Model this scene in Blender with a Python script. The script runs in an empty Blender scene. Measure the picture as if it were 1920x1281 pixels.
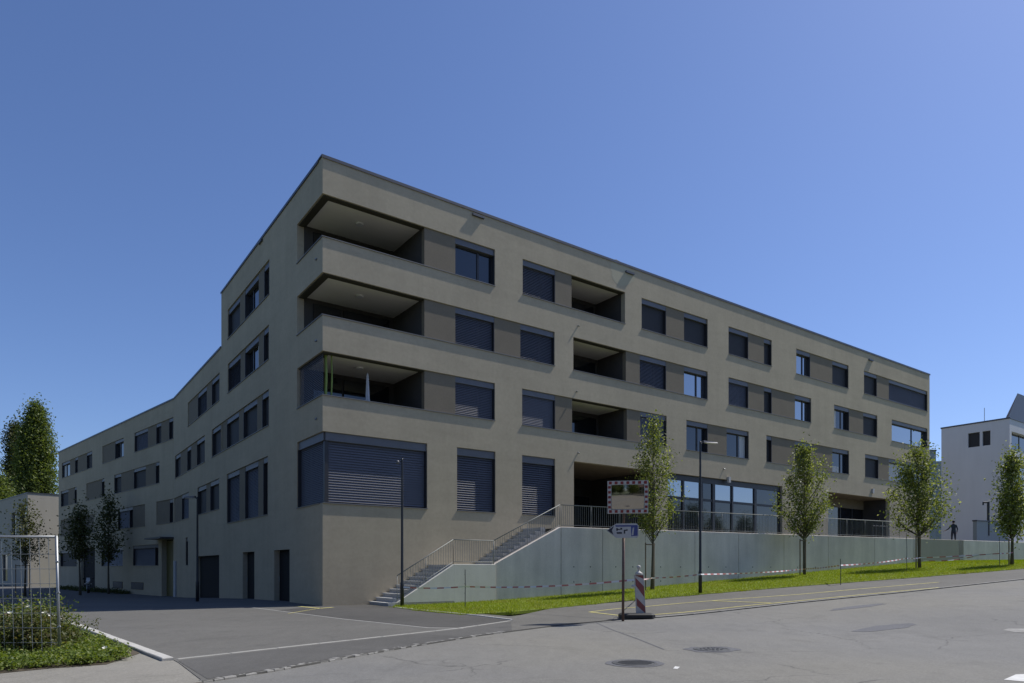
import bpy, bmesh, math, random
import numpy as np
from mathutils import Vector

R = math.radians
random.seed(7)
rng = np.random.default_rng(11)
SC = bpy.context.scene
COL = SC.collection

# ------------------------------------------------------------------ camera
cam_data = bpy.data.cameras.new("camera")
cam_data.sensor_width = 36.0
cam_data.lens = 36.0 * 1290.0 / 1920.0
cam_data.shift_y = (1067.0 - 640.5) / 1920.0
cam_data.clip_start = 0.1
cam_data.clip_end = 6000.0
CAM = bpy.data.objects.new("camera", cam_data)
COL.objects.link(CAM)
CAM.location = (0.0, 0.0, 1.5)
CAM.rotation_euler = (R(90), 0, 0)
SC.camera = CAM

# ------------------------------------------------------------------ directions of the place
DR = (0.8120, 0.5837)          # along the street front of the building
DL = (-0.5837, 0.8120)         # along the yard front, also "into" the street front
C0 = (-7.50, 27.25)            # the sharp corner between both fronts
E = (0.887, 0.462)             # along the street wall
SUNQ = 0.105
sx = 0.70 * DR[0] - SUNQ * DL[0]
sy = 0.70 * DR[1] - SUNQ * DL[1]
SUN_DIR = Vector((sx, sy, 1.0)).normalized()      # towards the sun
SUN_EL = math.asin(SUN_DIR.z)
SUN_AZ = math.atan2(SUN_DIR.x, SUN_DIR.y)          # clockwise from +Y

# ------------------------------------------------------------------ world, sun, exposure
world = bpy.data.worlds.new("World")
SC.world = world
world.use_nodes = True
wn = world.node_tree
bg = wn.nodes["Background"]
sky = wn.nodes.new("ShaderNodeTexSky")
sky.sky_type = 'NISHITA'
sky.sun_disc = False
sky.sun_elevation = SUN_EL
sky.sun_rotation = SUN_AZ
sky.altitude = 400
sky.air_density = 1.0
sky.dust_density = 0.95
sky.ozone_density = 5.5
grade = wn.nodes.new("ShaderNodeMix")              # one even tint for the whole sky: the photograph's clear saturated blue
grade.data_type = 'RGBA'; grade.blend_type = 'MULTIPLY'
grade.inputs[0].default_value = 1.0
grade.inputs[7].default_value = (1.03, 1.06, 1.25, 1)
wn.links.new(sky.outputs[0], grade.inputs[6])
wn.links.new(grade.outputs[2], bg.inputs[0])
bg.inputs[1].default_value = 0.105

sun_data = bpy.data.lights.new("sun", 'SUN')
sun_data.energy = 5.0
sun_data.angle = R(0.53)
sun_data.color = (1.0, 0.955, 0.88)
SUN = bpy.data.objects.new("sun", sun_data)
COL.objects.link(SUN)
SUN.rotation_euler = SUN_DIR.to_track_quat('Z', 'Y').to_euler()

SC.view_settings.view_transform = 'Standard'
SC.view_settings.look = 'None'
SC.view_settings.exposure = 0.0
SC.view_settings.gamma = 1.0
SC.view_settings.use_curve_mapping = False
SC.render.engine = 'CYCLES'
SC.cycles.use_denoising = True
SC.cycles.max_bounces = 8
SC.cycles.diffuse_bounces = 4
SC.cycles.glossy_bounces = 4
SC.cycles.transparent_max_bounces = 12

# ------------------------------------------------------------------ ground height and unprojection
def softplus(v):
    return v if v > 30 else math.log1p(math.exp(v))

def smooth(a, b, x):
    t = min(1.0, max(0.0, (x - a) / (b - a)))
    return t * t * (3 - 2 * t)

def gz(x, y):
    w = E[0] * x + E[1] * y
    if w > 40.0: w = 40.0 + 5.0 * math.tanh((w - 40.0) / 5.0)      # the street levels off at the far end
    t = (x - C0[0]) * DL[0] + (y - C0[1]) * DL[1]
    return 0.062 * 1.6 * softplus((w - 12.7) / 1.6) - 0.70 * smooth(3, 36, t)

def ray(px, py):
    return (px - 960.0) / 1290.0, -(py - 1067.0) / 1290.0

def ground_at(px, py, off=0.0):
    """world point where the sight line meets the ground"""
    u, v = ray(px, py)
    prev = 1.5 - gz(0, 0) - off
    d = 2.0
    while d < 200:
        f = 1.5 + v * d - gz(u * d, d) - off
        if f <= 0:
            lo, hi = d - 0.25, d
            for _ in range(30):
                m = 0.5 * (lo + hi)
                if 1.5 + v * m - gz(u * m, m) - off > 0: lo = m
                else: hi = m
            return Vector((u * hi, hi, gz(u * hi, hi) + off))
        d += 0.25
    return Vector((u * d, d, gz(u * d, d)))

def height_at(py, d):
    return 1.5 + (1067.0 - py) / 1290.0 * d

# ------------------------------------------------------------------ materials
def new_mat(name):
    m = bpy.data.materials.new(name)
    m.use_nodes = True
    nt = m.node_tree
    return m, nt, nt.nodes["Principled BSDF"]

def noise(nt, scale, detail=4, rough=0.6, vec=None, dist=0.0):
    n = nt.nodes.new("ShaderNodeTexNoise")
    n.inputs["Scale"].default_value = scale
    n.inputs["Detail"].default_value = detail
    n.inputs["Roughness"].default_value = rough
    n.inputs["Distortion"].default_value = dist
    if vec is not None:
        nt.links.new(vec, n.inputs["Vector"])
    return n

def ramp(nt, src, stops):
    r = nt.nodes.new("ShaderNodeValToRGB")
    el = r.color_ramp.elements
    while len(el) > 1:
        el.remove(el[-1])
    el[0].position, el[0].color = stops[0][0], (*stops[0][1], 1)
    for p, c in stops[1:]:
        e = el.new(p)
        e.color = (*c, 1)
    nt.links.new(src, r.inputs[0])
    return r

def mixrgb(nt, mode, fac, a, b):
    m = nt.nodes.new("ShaderNodeMix")
    m.data_type = 'RGBA'
    m.blend_type = mode
    if isinstance(fac, (int, float)): m.inputs[0].default_value = fac
    else: nt.links.new(fac, m.inputs[0])
    for i, v in ((6, a), (7, b)):
        if isinstance(v, tuple): m.inputs[i].default_value = (*v, 1)
        else: nt.links.new(v, m.inputs[i])
    return m.outputs[2]

def coords(nt, stretch=(1, 1, 1)):
    tc = nt.nodes.new("ShaderNodeTexCoord")
    mp = nt.nodes.new("ShaderNodeMapping")
    mp.inputs["Scale"].default_value = stretch
    nt.links.new(tc.outputs["Object"], mp.inputs[0])
    return mp.outputs[0]

def g3(c, k):
    return tuple(min(1.0, v * k) for v in c)

def surf(name, col, rough=0.8, var=0.12, scale=1.5, fine=None, fvar=0.1, bump=0.0, bscale=80, metal=0.0, spec=0.5, stretch=(1, 1, 1), streak=0.0, band=0.0):
    """a plain surface whose colour wanders a little on two scales"""
    m, nt, p = new_mat(name)
    vec = coords(nt, stretch)
    n1 = noise(nt, scale, 5, 0.62, vec)
    c = ramp(nt, n1.outputs[0], [(0.28, g3(col, 1 - var)), (0.72, g3(col, 1 + var))]).outputs[0]
    if fine:
        n2 = noise(nt, fine, 3, 0.7, vec)
        f = ramp(nt, n2.outputs[0], [(0.3, (1 - fvar,) * 3), (0.7, (1 + fvar,) * 3)]).outputs[0]
        c = mixrgb(nt, 'MULTIPLY', 1.0, c, f)
    if streak:
        v2 = coords(nt, (0.9, 0.9, 0.10))
        n3 = noise(nt, 1.6, 4, 0.6, v2)
        f = ramp(nt, n3.outputs[0], [(0.35, (1 - streak,) * 3), (0.65, (1 + streak * .6,) * 3)]).outputs[0]
        c = mixrgb(nt, 'MULTIPLY', 1.0, c, f)
    if band:
        n4 = noise(nt, 1.0, 5, 0.65, coords(nt, (0.35, 0.35, 1.7)), 0.4)
        f = ramp(nt, n4.outputs[0], [(0.3, (1 - band,) * 3), (0.7, (1 + band,) * 3)]).outputs[0]
        c = mixrgb(nt, 'MULTIPLY', 1.0, c, f)
    nt.links.new(c, p.inputs["Base Color"])
    p.inputs["Roughness"].default_value = rough
    p.inputs["Metallic"].default_value = metal
    p.inputs["Specular IOR Level"].default_value = spec
    if bump:
        nb = noise(nt, bscale, 3, 0.7, vec)
        b = nt.nodes.new("ShaderNodeBump")
        b.inputs["Strength"].default_value = bump
        b.inputs["Distance"].default_value = 0.02
        nt.links.new(nb.outputs[0], b.inputs["Height"])
        nt.links.new(b.outputs[0], p.inputs["Normal"])
    return m

M = {}
M['stucco'] = surf('taupe_render', (0.432, 0.372, 0.268), 0.92, 0.07, 0.30, 7, 0.05, 0.22, 55, spec=0.2, streak=0.04, band=0.05)
M['panel'] = surf('brown_render_panel', (0.20, 0.17, 0.125), 0.85, 0.06, 1.2, 14, 0.05, 0.1, 90, spec=0.25)
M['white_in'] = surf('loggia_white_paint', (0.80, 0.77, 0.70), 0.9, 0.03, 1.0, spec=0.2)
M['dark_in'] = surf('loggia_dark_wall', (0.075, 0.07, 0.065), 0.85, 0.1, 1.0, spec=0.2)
M['wood_in'] = surf('brown_soffit', (0.27, 0.21, 0.15), 0.7, 0.1, 2.0, spec=0.3)
M['coping'] = surf('dark_zinc', (0.075, 0.08, 0.095), 0.45, 0.1, 2.0, metal=0.35)
M['sill'] = surf('sill_aluminium', (0.17, 0.165, 0.16), 0.5, 0.06, 2.0, metal=0.3)
M['olive'] = surf('dark_blind_track', (0.05, 0.046, 0.032), 0.7, 0.06, 2.0)
M['box'] = surf('blind_box_aluminium', (0.135, 0.135, 0.145), 0.5, 0.06, 2.0, metal=0.25)
M['blind'] = surf('slate_blue_slats', (0.115, 0.118, 0.14), 0.6, 0.06, 1.5)
M['screen'] = surf('charcoal_screen', (0.022, 0.022, 0.025), 0.7, 0.1, 2.0)
M['frame'] = surf('dark_window_frame', (0.028, 0.028, 0.032), 0.45, 0.1, 3.0)
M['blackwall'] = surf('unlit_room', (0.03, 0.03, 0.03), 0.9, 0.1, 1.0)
M['door'] = surf('dark_metal_door', (0.016, 0.016, 0.018), 0.75, 0.08, 2.0, spec=0.12)
M['yellow_door'] = surf('ochre_door', (0.10, 0.085, 0.025), 0.5, 0.08, 2.0)
M['blue_wall'] = surf('entrance_side_panel', (0.36, 0.38, 0.40), 0.6, 0.05, 2.0)
M['concrete'] = surf('fair_faced_concrete', (0.70, 0.635, 0.575), 0.85, 0.11, 0.6, 20, 0.07, 0.08, 60, spec=0.3, streak=0.10)
M['concrete2'] = surf('light_concrete', (0.56, 0.55, 0.50), 0.85, 0.07, 0.9, 20, 0.05, 0.08, 60, spec=0.3, streak=0.06)
M['step'] = surf('stair_concrete', (0.42, 0.42, 0.41), 0.85, 0.09, 1.4, 25, 0.06, 0.08, 60, spec=0.3)
M['steel'] = surf('galvanised_steel', (0.33, 0.345, 0.35), 0.42, 0.1, 4.0, metal=0.7)
M['rail'] = surf('painted_rail_steel', (0.22, 0.23, 0.22), 0.6, 0.08, 4.0, metal=0.1)
M['lamp'] = surf('anthracite_lamp_post', (0.03, 0.031, 0.034), 0.4, 0.1, 4.0, metal=0.2)
M['rust'] = surf('weathered_sign_post', (0.13, 0.085, 0.07), 0.6, 0.25, 6.0, metal=0.3)
M['white'] = surf('white_paint', (0.72, 0.72, 0.70), 0.55, 0.06, 5.0)
M['dirty_white'] = surf('dusty_white_plastic', (0.46, 0.445, 0.42), 0.6, 0.12, 7.0)
M['red'] = surf('signal_red', (0.20, 0.022, 0.022), 0.5, 0.12, 5.0)
M['black'] = surf('black_rubber', (0.02, 0.02, 0.02), 0.7, 0.15, 5.0)
M['signblue'] = surf('sign_blue', (0.06, 0.075, 0.22), 0.4, 0.08, 5.0)
M['signmark'] = surf('sign_black_print', (0.03, 0.03, 0.04), 0.5, 0.08, 5.0)
M['bark'] = surf('young_bark', (0.10, 0.085, 0.06), 0.9, 0.25, 9, 40, 0.2, 0.4, 60, stretch=(1, 1, 0.3))
M['stake'] = surf('stake_wood', (0.20, 0.145, 0.095), 0.85, 0.2, 6, stretch=(1, 1, 0.2))
M['kerb'] = surf('pale_granite_kerb', (0.43, 0.42, 0.39), 0.85, 0.12, 3, 60, 0.12, 0.1, 80)
M['sett'] = surf('granite_sett', (0.235, 0.23, 0.215), 0.85, 0.25, 5, 60, 0.15, 0.2, 80)
M['strip'] = surf('granite_strip', (0.27, 0.265, 0.245), 0.85, 0.15, 4, 60, 0.12, 0.15, 80)
M['yellow'] = surf('worn_yellow_paint', (0.50, 0.45, 0.16), 0.75, 0.28, 5, 50, 0.15)
M['mark_white'] = surf('worn_road_paint', (0.55, 0.55, 0.53), 0.75, 0.12, 5, 50, 0.1)
M['iron'] = surf('cast_iron', (0.085, 0.087, 0.09), 0.6, 0.2, 9, 60, 0.15, 0.2, 60, metal=0.4)
M['soil'] = surf('bed_soil', (0.075, 0.06, 0.04), 0.95, 0.3, 4, 30, 0.2, 0.4, 30)
M['field'] = surf('rough_ground', (0.085, 0.10, 0.05), 0.95, 0.3, 0.2, 6, 0.2)
M['white_house'] = surf('white_house_render', (0.60, 0.60, 0.62), 0.9, 0.03, 0.4, spec=0.2, streak=0.03)
M['beige_house'] = surf('beige_house_render', (0.40, 0.365, 0.30), 0.9, 0.04, 0.4, spec=0.2, streak=0.03)
M['grey_house'] = surf('grey_house_render', (0.30, 0.33, 0.33), 0.9, 0.04, 0.4, spec=0.2)
M['roof'] = surf('flat_roof_gravel', (0.25, 0.24, 0.22), 0.95, 0.15, 2)
M['curtain'] = surf('pale_curtain', (0.55, 0.55, 0.54), 0.9, 0.08, 6, stretch=(1, 1, 0.1))
M['skin'] = surf('skin', (0.42, 0.27, 0.2), 0.55, 0.05, 8)
M['cloth_dark'] = surf('dark_cloth', (0.035, 0.045, 0.05), 0.9, 0.2, 8)
M['cloth_trouser'] = surf('dark_trousers', (0.04, 0.04, 0.055), 0.9, 0.2, 8)
M['hair'] = surf('dark_hair', (0.012, 0.01, 0.009), 0.7, 0.2, 20)
M['parasol'] = surf('pale_parasol_cloth', (0.55, 0.56, 0.58), 0.85, 0.06, 6)
M['bamboo'] = surf('green_bamboo', (0.22, 0.30, 0.06), 0.5, 0.15, 3)
M['red_tail'] = surf('red_lamp', (0.4, 0.02, 0.02), 0.3, 0.05, 3)
M['grey_paint'] = surf('dark_vehicle_paint', (0.05, 0.055, 0.06), 0.3, 0.05, 3)
M['headlight'] = surf('clear_lamp_cover', (0.75, 0.75, 0.75), 0.15, 0.02, 3)

def glass_mat(name, base, rough, ior, metal=0.0):
    m, nt, p = new_mat(name)
    p.inputs["Base Color"].default_value = (*base, 1)
    p.inputs["Roughness"].default_value = rough
    p.inputs["IOR"].default_value = ior
    p.inputs["Metallic"].default_value = metal
    nb = noise(nt, 0.8, 2, 0.5, coords(nt))
    b = nt.nodes.new("ShaderNodeBump")
    b.inputs["Strength"].default_value = 0.02
    b.inputs["Distance"].default_value = 0.05
    nt.links.new(nb.outputs[0], b.inputs["Height"])
    nt.links.new(b.outputs[0], p.inputs["Normal"])
    return m
M['glass'] = glass_mat('window_glass', (0.012, 0.015, 0.02), 0.03, 1.75)
M['glass_bright'] = glass_mat('coated_window_glass', (0.37, 0.39, 0.41), 0.02, 1.6, 0.92)
M['mirror'] = glass_mat('traffic_mirror_glass', (0.42, 0.40, 0.37), 0.07, 1.5, 1.0)

def clear_glass():
    m = bpy.data.materials.new('clear_shop_glass')
    m.use_nodes = True
    nt = m.node_tree
    nt.nodes.clear()
    out = nt.nodes.new("ShaderNodeOutputMaterial")
    tr = nt.nodes.new("ShaderNodeBsdfTransparent")
    tr.inputs[0].default_value = (0.72, 0.76, 0.78, 1)
    gl = nt.nodes.new("ShaderNodeBsdfGlossy")
    gl.inputs["Roughness"].default_value = 0.02
    fr = nt.nodes.new("ShaderNodeFresnel")
    fr.inputs[0].default_value = 1.5
    mx = nt.nodes.new("ShaderNodeMixShader")
    nt.links.new(fr.outputs[0], mx.inputs[0])
    nt.links.new(tr.outputs[0], mx.inputs[1])
    nt.links.new(gl.outputs[0], mx.inputs[2])
    nt.links.new(mx.outputs[0], out.inputs[0])
    return m
M['clear'] = clear_glass()

def leaf_mat(name, dark, light, trans=0.35, pale=None, dry=None):
    m = bpy.data.materials.new(name)
    m.use_nodes = True
    nt = m.node_tree
    p = nt.nodes["Principled BSDF"]
    out = nt.nodes["Material Output"]
    geo = nt.nodes.new("ShaderNodeNewGeometry")
    stops = [(0.0, dark), (0.8, light)]
    if pale: stops.append((1.0, pale))
    r = ramp(nt, geo.outputs["Random Per Island"], stops)
    col = r.outputs[0]
    if dry:
        nd = noise(nt, 0.55, 5, 0.7, coords(nt))
        col = mixrgb(nt, 'MIX', ramp(nt, nd.outputs[0], [(0.5, (0, 0, 0)), (0.68, (0.75,) * 3)]).outputs[0], col, dry)
    p.inputs["Roughness"].default_value = 0.55
    p.inputs["Specular IOR Level"].default_value = 0.35
    nt.links.new(col, p.inputs["Base Color"])
    t = nt.nodes.new("ShaderNodeBsdfTranslucent")
    tint = mixrgb(nt, 'MULTIPLY', 1.0, col, (1.5, 1.5, 0.6))
    nt.links.new(tint, t.inputs[0])
    mx = nt.nodes.new("ShaderNodeMixShader")
    mx.inputs[0].default_value = trans
    nt.links.new(p.outputs[0], mx.inputs[1])
    nt.links.new(t.outputs[0], mx.inputs[2])
    nt.links.new(mx.outputs[0], out.inputs[0])
    return m
M['leaf_young'] = leaf_mat('street_tree_leaves', (0.07, 0.095, 0.022), (0.20, 0.235, 0.06), 0.42, (0.40, 0.42, 0.27))
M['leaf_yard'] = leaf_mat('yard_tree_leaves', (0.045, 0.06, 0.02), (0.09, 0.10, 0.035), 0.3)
M['leaf_poplar'] = leaf_mat('poplar_leaves', (0.05, 0.08, 0.02), (0.135, 0.17, 0.04), 0.38)
M['leaf_hedge'] = leaf_mat('groundcover_leaves', (0.06, 0.10, 0.015), (0.16, 0.21, 0.04), 0.38, (0.26, 0.28, 0.10))
M['leaf_shrub'] = leaf_mat('shrub_leaves', (0.045, 0.065, 0.02), (0.11, 0.12, 0.04), 0.3, (0.17, 0.13, 0.07))
M['grass'] = leaf_mat('grass_blades', (0.13, 0.18, 0.004), (0.22, 0.28, 0.008), 0.4, (0.30, 0.32, 0.02), dry=(0.24, 0.22, 0.05))
M['grass_ground'] = surf('mown_turf', (0.13, 0.17, 0.006), 0.95, 0.2, 1.2, 25, 0.25, 0.3, 40)
M['petal'] = leaf_mat('white_petals', (0.75, 0.74, 0.70), (0.85, 0.84, 0.80), 0.3)

def asphalt(name, col, crack=0.0, patch=0.1, speck=0.25, tint=None):
    m, nt, p = new_mat(name)
    vec = coords(nt)
    big = noise(nt, 0.22, 4, 0.55, vec)
    c = ramp(nt, big.outputs[0], [(0.3, g3(col, 1 - patch)), (0.7, g3(col, 1 + patch))]).outputs[0]
    if tint:
        n0 = noise(nt, 0.11, 3, 0.5, vec)
        k = ramp(nt, n0.outputs[0], [(0.42, (0, 0, 0)), (0.6, (1, 1, 1))]).outputs[0]
        c = mixrgb(nt, 'MIX', k, c, tint)
    mid = noise(nt, 3.2, 5, 0.7, coords(nt, (1, 0.35, 1)))
    c = mixrgb(nt, 'MULTIPLY', 1.0, c, ramp(nt, mid.outputs[0], [(0.3, (0.93,) * 3), (0.7, (1.07,) * 3)]).outputs[0])
    ag = nt.nodes.new("ShaderNodeTexVoronoi")
    ag.inputs["Scale"].default_value = 42
    nt.links.new(vec, ag.inputs["Vector"])
    c = mixrgb(nt, 'MULTIPLY', 1.0, c, ramp(nt, ag.outputs["Color"], [(0.0, (1 - speck * .8,) * 3), (1.0, (1 + speck * .8,) * 3)]).outputs[0])
    st = noise(nt, 0.9, 6, 0.75, vec, 0.6)
    c = mixrgb(nt, 'MULTIPLY', 1.0, c, ramp(nt, st.outputs[0], [(0.0, (1.05,) * 3), (0.55, (1.0,) * 3), (0.66, (0.86,) * 3), (0.78, (0.70,) * 3)]).outputs[0])
    sp = noise(nt, 95, 2, 0.8, vec)
    c = mixrgb(nt, 'MULTIPLY', 1.0, c, ramp(nt, sp.outputs[0], [(0.3, (1 - speck,) * 3), (0.7, (1 + speck,) * 3)]).outputs[0])
    if crack:
        wv = noise(nt, 1.1, 4, 0.6, vec)
        vv = nt.nodes.new("ShaderNodeVectorMath")
        vv.operation = 'MULTIPLY_ADD'
        vv.inputs[1].default_value = (0.9, 0.9, 0)
        nt.links.new(wv.outputs["Color"], vv.inputs[0])
        nt.links.new(vec, vv.inputs[2])
        vo = nt.nodes.new("ShaderNodeTexVoronoi")
        vo.feature = 'DISTANCE_TO_EDGE'
        vo.inputs["Scale"].default_value = 0.28
        nt.links.new(vv.outputs[0], vo.inputs["Vector"])
        line = ramp(nt, vo.outputs["Distance"], [(0.0, (1, 1, 1)), (0.006, (0, 0, 0))]).outputs[0]
        gate = ramp(nt, noise(nt, 0.35, 2, 0.5, vec).outputs[0], [(0.5, (0, 0, 0)), (0.58, (1, 1, 1))]).outputs[0]
        k = mixrgb(nt, 'MULTIPLY', 1.0, line, gate)
        k2 = mixrgb(nt, 'MULTIPLY', 1.0, k, (crack,) * 3)
        c = mixrgb(nt, 'MIX', k2, c, g3(col, 0.4))
    nt.links.new(c, p.inputs["Base Color"])
    p.inputs["Roughness"].default_value = 0.88
    p.inputs["Specular IOR Level"].default_value = 0.3
    b = nt.nodes.new("ShaderNodeBump")
    b.inputs["Strength"].default_value = 0.35
    b.inputs["Distance"].default_value = 0.006
    nt.links.new(sp.outputs[0], b.inputs["Height"])
    nt.links.new(b.outputs[0], p.inputs["Normal"])
    return m
M['road'] = asphalt('old_road_asphalt', (0.160, 0.158, 0.150), 0.75, 0.09, 0.16, (0.172, 0.166, 0.146))
M['yard'] = asphalt('yard_asphalt', (0.112, 0.109, 0.100), 0.0, 0.10, 0.16)
M['walk'] = asphalt('walk_asphalt', (0.118, 0.114, 0.103), 0.25, 0.14, 0.18)
M['apron'] = asphalt('newer_dark_asphalt', (0.072, 0.070, 0.066), 0.0, 0.16, 0.16)
M['apron2'] = asphalt('apron_asphalt', (0.088, 0.086, 0.081), 0.0, 0.16, 0.16)
M['path'] = asphalt('sandy_path', (0.21, 0.20, 0.175), 0.2, 0.12, 0.16)

# ------------------------------------------------------------------ mesh helpers
class MB:
    def __init__(self):
        self.v = []; self.f = []; self.mi = []
    def poly(self, pts, mi=0):
        i = len(self.v)
        self.v += [tuple(p) for p in pts]
        self.f.append(tuple(range(i, i + len(pts)))); self.mi.append(mi)
    def hexa(self, p, mi=0):
        """eight corners: four below (ring), four above"""
        i = len(self.v)
        self.v += [tuple(q) for q in p]
        for f in ((3, 2, 1, 0), (4, 5, 6, 7), (0, 1, 5, 4), (1, 2, 6, 5), (2, 3, 7, 6), (3, 0, 4, 7)):
            self.f.append(tuple(i + k for k in f)); self.mi.append(mi)
    def fbox(self, F, a0, a1, b0, b1, z0, z1, mi=0):
        self.hexa([F(a0, b0, z0), F(a1, b0, z0), F(a1, b1, z0), F(a0, b1, z0),
                   F(a0, b0, z1), F(a1, b0, z1), F(a1, b1, z1), F(a0, b1, z1)], mi)
    def box(self, x0, x1, y0, y1, z0, z1, mi=0):
        self.fbox(lambda a, b, z: (a, b, z), x0, x1, y0, y1, z0, z1, mi)
    def tube(self, pts, rads, n=8, caps=True, mi=0):
        pts = [Vector(p) for p in pts]
        if not isinstance(rads, (list, tuple)): rads = [rads] * len(pts)
        rings = []
        up = None
        for k, p in enumerate(pts):
            t = (pts[min(k + 1, len(pts) - 1)] - pts[max(k - 1, 0)]).normalized()
            if up is None:
                up = Vector((1, 0, 0)) if abs(t.z) > 0.8 else Vector((0, 0, 1))
            x = (up - t * up.dot(t))
            if x.length < 1e-4: x = t.orthogonal()
            x.normalize(); up = x
            y = t.cross(x)
            ring = []
            for j in range(n):
                a = 2 * math.pi * j / n
                ring.append(len(self.v))
                self.v.append(tuple(p + (x * math.cos(a) + y * math.sin(a)) * rads[k]))
            rings.append(ring)
        for r0, r1 in zip(rings, rings[1:]):
            for j in range(n):
                self.f.append((r0[j], r0[(j + 1) % n], r1[(j + 1) % n], r1[j])); self.mi.append(mi)
        if caps:
            self.f.append(tuple(reversed(rings[0]))); self.mi.append(mi)
            self.f.append(tuple(rings[-1])); self.mi.append(mi)
    def lathe(self, c, prof, n=20, mi=0):
        """profile of (radius, z) round a vertical axis"""
        rings = []
        for r, z in prof:
            ring = []
            for j in range(n):
                a = 2 * math.pi * j / n
                ring.append(len(self.v))
                self.v.append((c[0] + r * math.cos(a), c[1] + r * math.sin(a), c[2] + z))
            rings.append(ring)
        for r0, r1 in zip(rings, rings[1:]):
            for j in range(n):
                self.f.append((r0[j], r0[(j + 1) % n], r1[(j + 1) % n], r1[j])); self.mi.append(mi)
        self.f.append(tuple(reversed(rings[0]))); self.mi.append(mi)
        self.f.append(tuple(rings[-1])); self.mi.append(mi)

def base_of(o):
    w = Vector((0, 0, 0))
    while o is not None:
        w += o.location
        o = o.parent
    return w

def mesh_from(name, v, f, mats, mi=None):
    me = bpy.data.meshes.new(name)
    me.from_pydata(v, [], f)
    for m in mats: me.materials.append(m)
    if mi is not None and len(mats) > 1:
        me.polygons.foreach_set("material_index", mi)
    me.update()
    return me

def obj(name, mb, mat, parent=None, smooth_=False, base=None, kind=None, label=None):
    """link a builder's shapes (in world space) as one mesh object"""
    off = base_of(parent) if parent is not None else Vector(base or (0, 0, 0))
    v = [(p[0] - off.x, p[1] - off.y, p[2] - off.z) for p in mb.v]
    mats = mat if isinstance(mat, (list, tuple)) else [mat]
    me = mesh_from(name, v, mb.f, mats, mb.mi)
    if smooth_:
        me.polygons.foreach_set("use_smooth", [True] * len(me.polygons))
    o = bpy.data.objects.new(name, me)
    COL.objects.link(o)
    if parent is not None: o.parent = parent
    else: o.location = off
    if kind: o["kind"] = kind
    if label: o["label"] = label
    return o

def quads_obj(name, P, nv, mat, parent=None, base=None, kind=None):
    """P: array (n*nv, 3) in world space, every nv points one face"""
    off = base_of(parent) if parent is not None else Vector(base or (0, 0, 0))
    P = np.asarray(P, dtype=np.float32) - np.array(off[:], dtype=np.float32)
    n = len(P) // nv
    me = bpy.data.meshes.new(name)
    me.vertices.add(len(P)); me.vertices.foreach_set("co", P.ravel())
    me.loops.add(len(P)); me.loops.foreach_set("vertex_index", np.arange(len(P), dtype=np.int32))
    me.polygons.add(n)
    me.polygons.foreach_set("loop_start", np.arange(0, len(P), nv, dtype=np.int32))
    me.polygons.foreach_set("loop_total", np.full(n, nv, dtype=np.int32))
    me.materials.append(mat)
    me.update(calc_edges=True)
    o = bpy.data.objects.new(name, me)
    COL.objects.link(o)
    if parent is not None: o.parent = parent
    else: o.location = off
    if kind: o["kind"] = kind
    return o

def thing(name, label, cat, loc=(0, 0, 0), group=None):
    o = bpy.data.objects.new(name, None)
    o.empty_display_size = 0.3
    COL.objects.link(o)
    o.location = loc
    o["label"] = label; o["category"] = cat
    if group: o["group"] = group
    return o

def tag(o, label, cat, group=None):
    o["label"] = label; o["category"] = cat
    if group: o["group"] = group
    return o

def frame2(o, a, b):
    def F(s, n, z):
        return (o[0] + s * a[0] + n * b[0], o[1] + s * a[1] + n * b[1], z)
    F.o = o; F.a = a; F.b = b
    return F

def along(F, px, n=0.0):
    """distance along a front where the sight column px crosses it"""
    u = (px - 960.0) / 1290.0
    ox, oy = F.o[0] + n * F.b[0], F.o[1] + n * F.b[1]
    return (u * oy - ox) / (F.a[0] - u * F.a[1])

FR = frame2(C0, DR, DL)                       # street front
FL = frame2(C0, DL, DR)                       # yard front, first stretch
TK = along(FL, 326)
K = FL(TK, 0, 0)[:2]
D2 = (-0.7155, 0.6987)
F2 = frame2(K, D2, (D2[1], -D2[0]))           # yard front after the bend

def drape(name, poly, mat, off, parent=None, kind='structure', cell=1.0, skirt=0.0):
    """a sheet that follows the ground inside a world polygon"""
    bm = bmesh.new()
    vs = [bm.verts.new((p[0], p[1], 0)) for p in poly]
    bm.faces.new(vs)
    xs = [p[0] for p in poly]; ys = [p[1] for p in poly]
    for ax, lo, hi in ((0, min(xs), max(xs)), (1, min(ys), max(ys))):
        k = math.floor(lo / cell) * cell + cell
        while k < hi:
            co = (k, 0, 0) if ax == 0 else (0, k, 0)
            no = (1, 0, 0) if ax == 0 else (0, 1, 0)
            bmesh.ops.bisect_plane(bm, geom=bm.verts[:] + bm.edges[:] + bm.faces[:], plane_co=co, plane_no=no)
            k += cell
    bmesh.ops.triangulate(bm, faces=bm.faces[:])
    bmesh.ops.recalc_face_normals(bm, faces=bm.faces[:])
    if sum(f.normal.z for f in bm.faces) < 0:
        bmesh.ops.reverse_faces(bm, faces=bm.faces[:])
    for v in bm.verts:
        v.co.z = gz(v.co.x, v.co.y) + off
    if skirt:
        be = [e for e in bm.edges if e.is_boundary]
        r = bmesh.ops.extrude_edge_only(bm, edges=be)
        for v in [g for g in r['geom'] if isinstance(g, bmesh.types.BMVert)]:
            v.co.z -= skirt
    me = bpy.data.meshes.new(name)
    bm.to_mesh(me); bm.free()
    me.materials.append(mat)
    o = bpy.data.objects.new(name, me)
    COL.objects.link(o)
    if parent is not None: o.parent = parent
    elif kind: o["kind"] = kind
    return o

def gpts(pxs, off=0.0):
    return [ground_at(x, y, off) for x, y in pxs]
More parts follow.
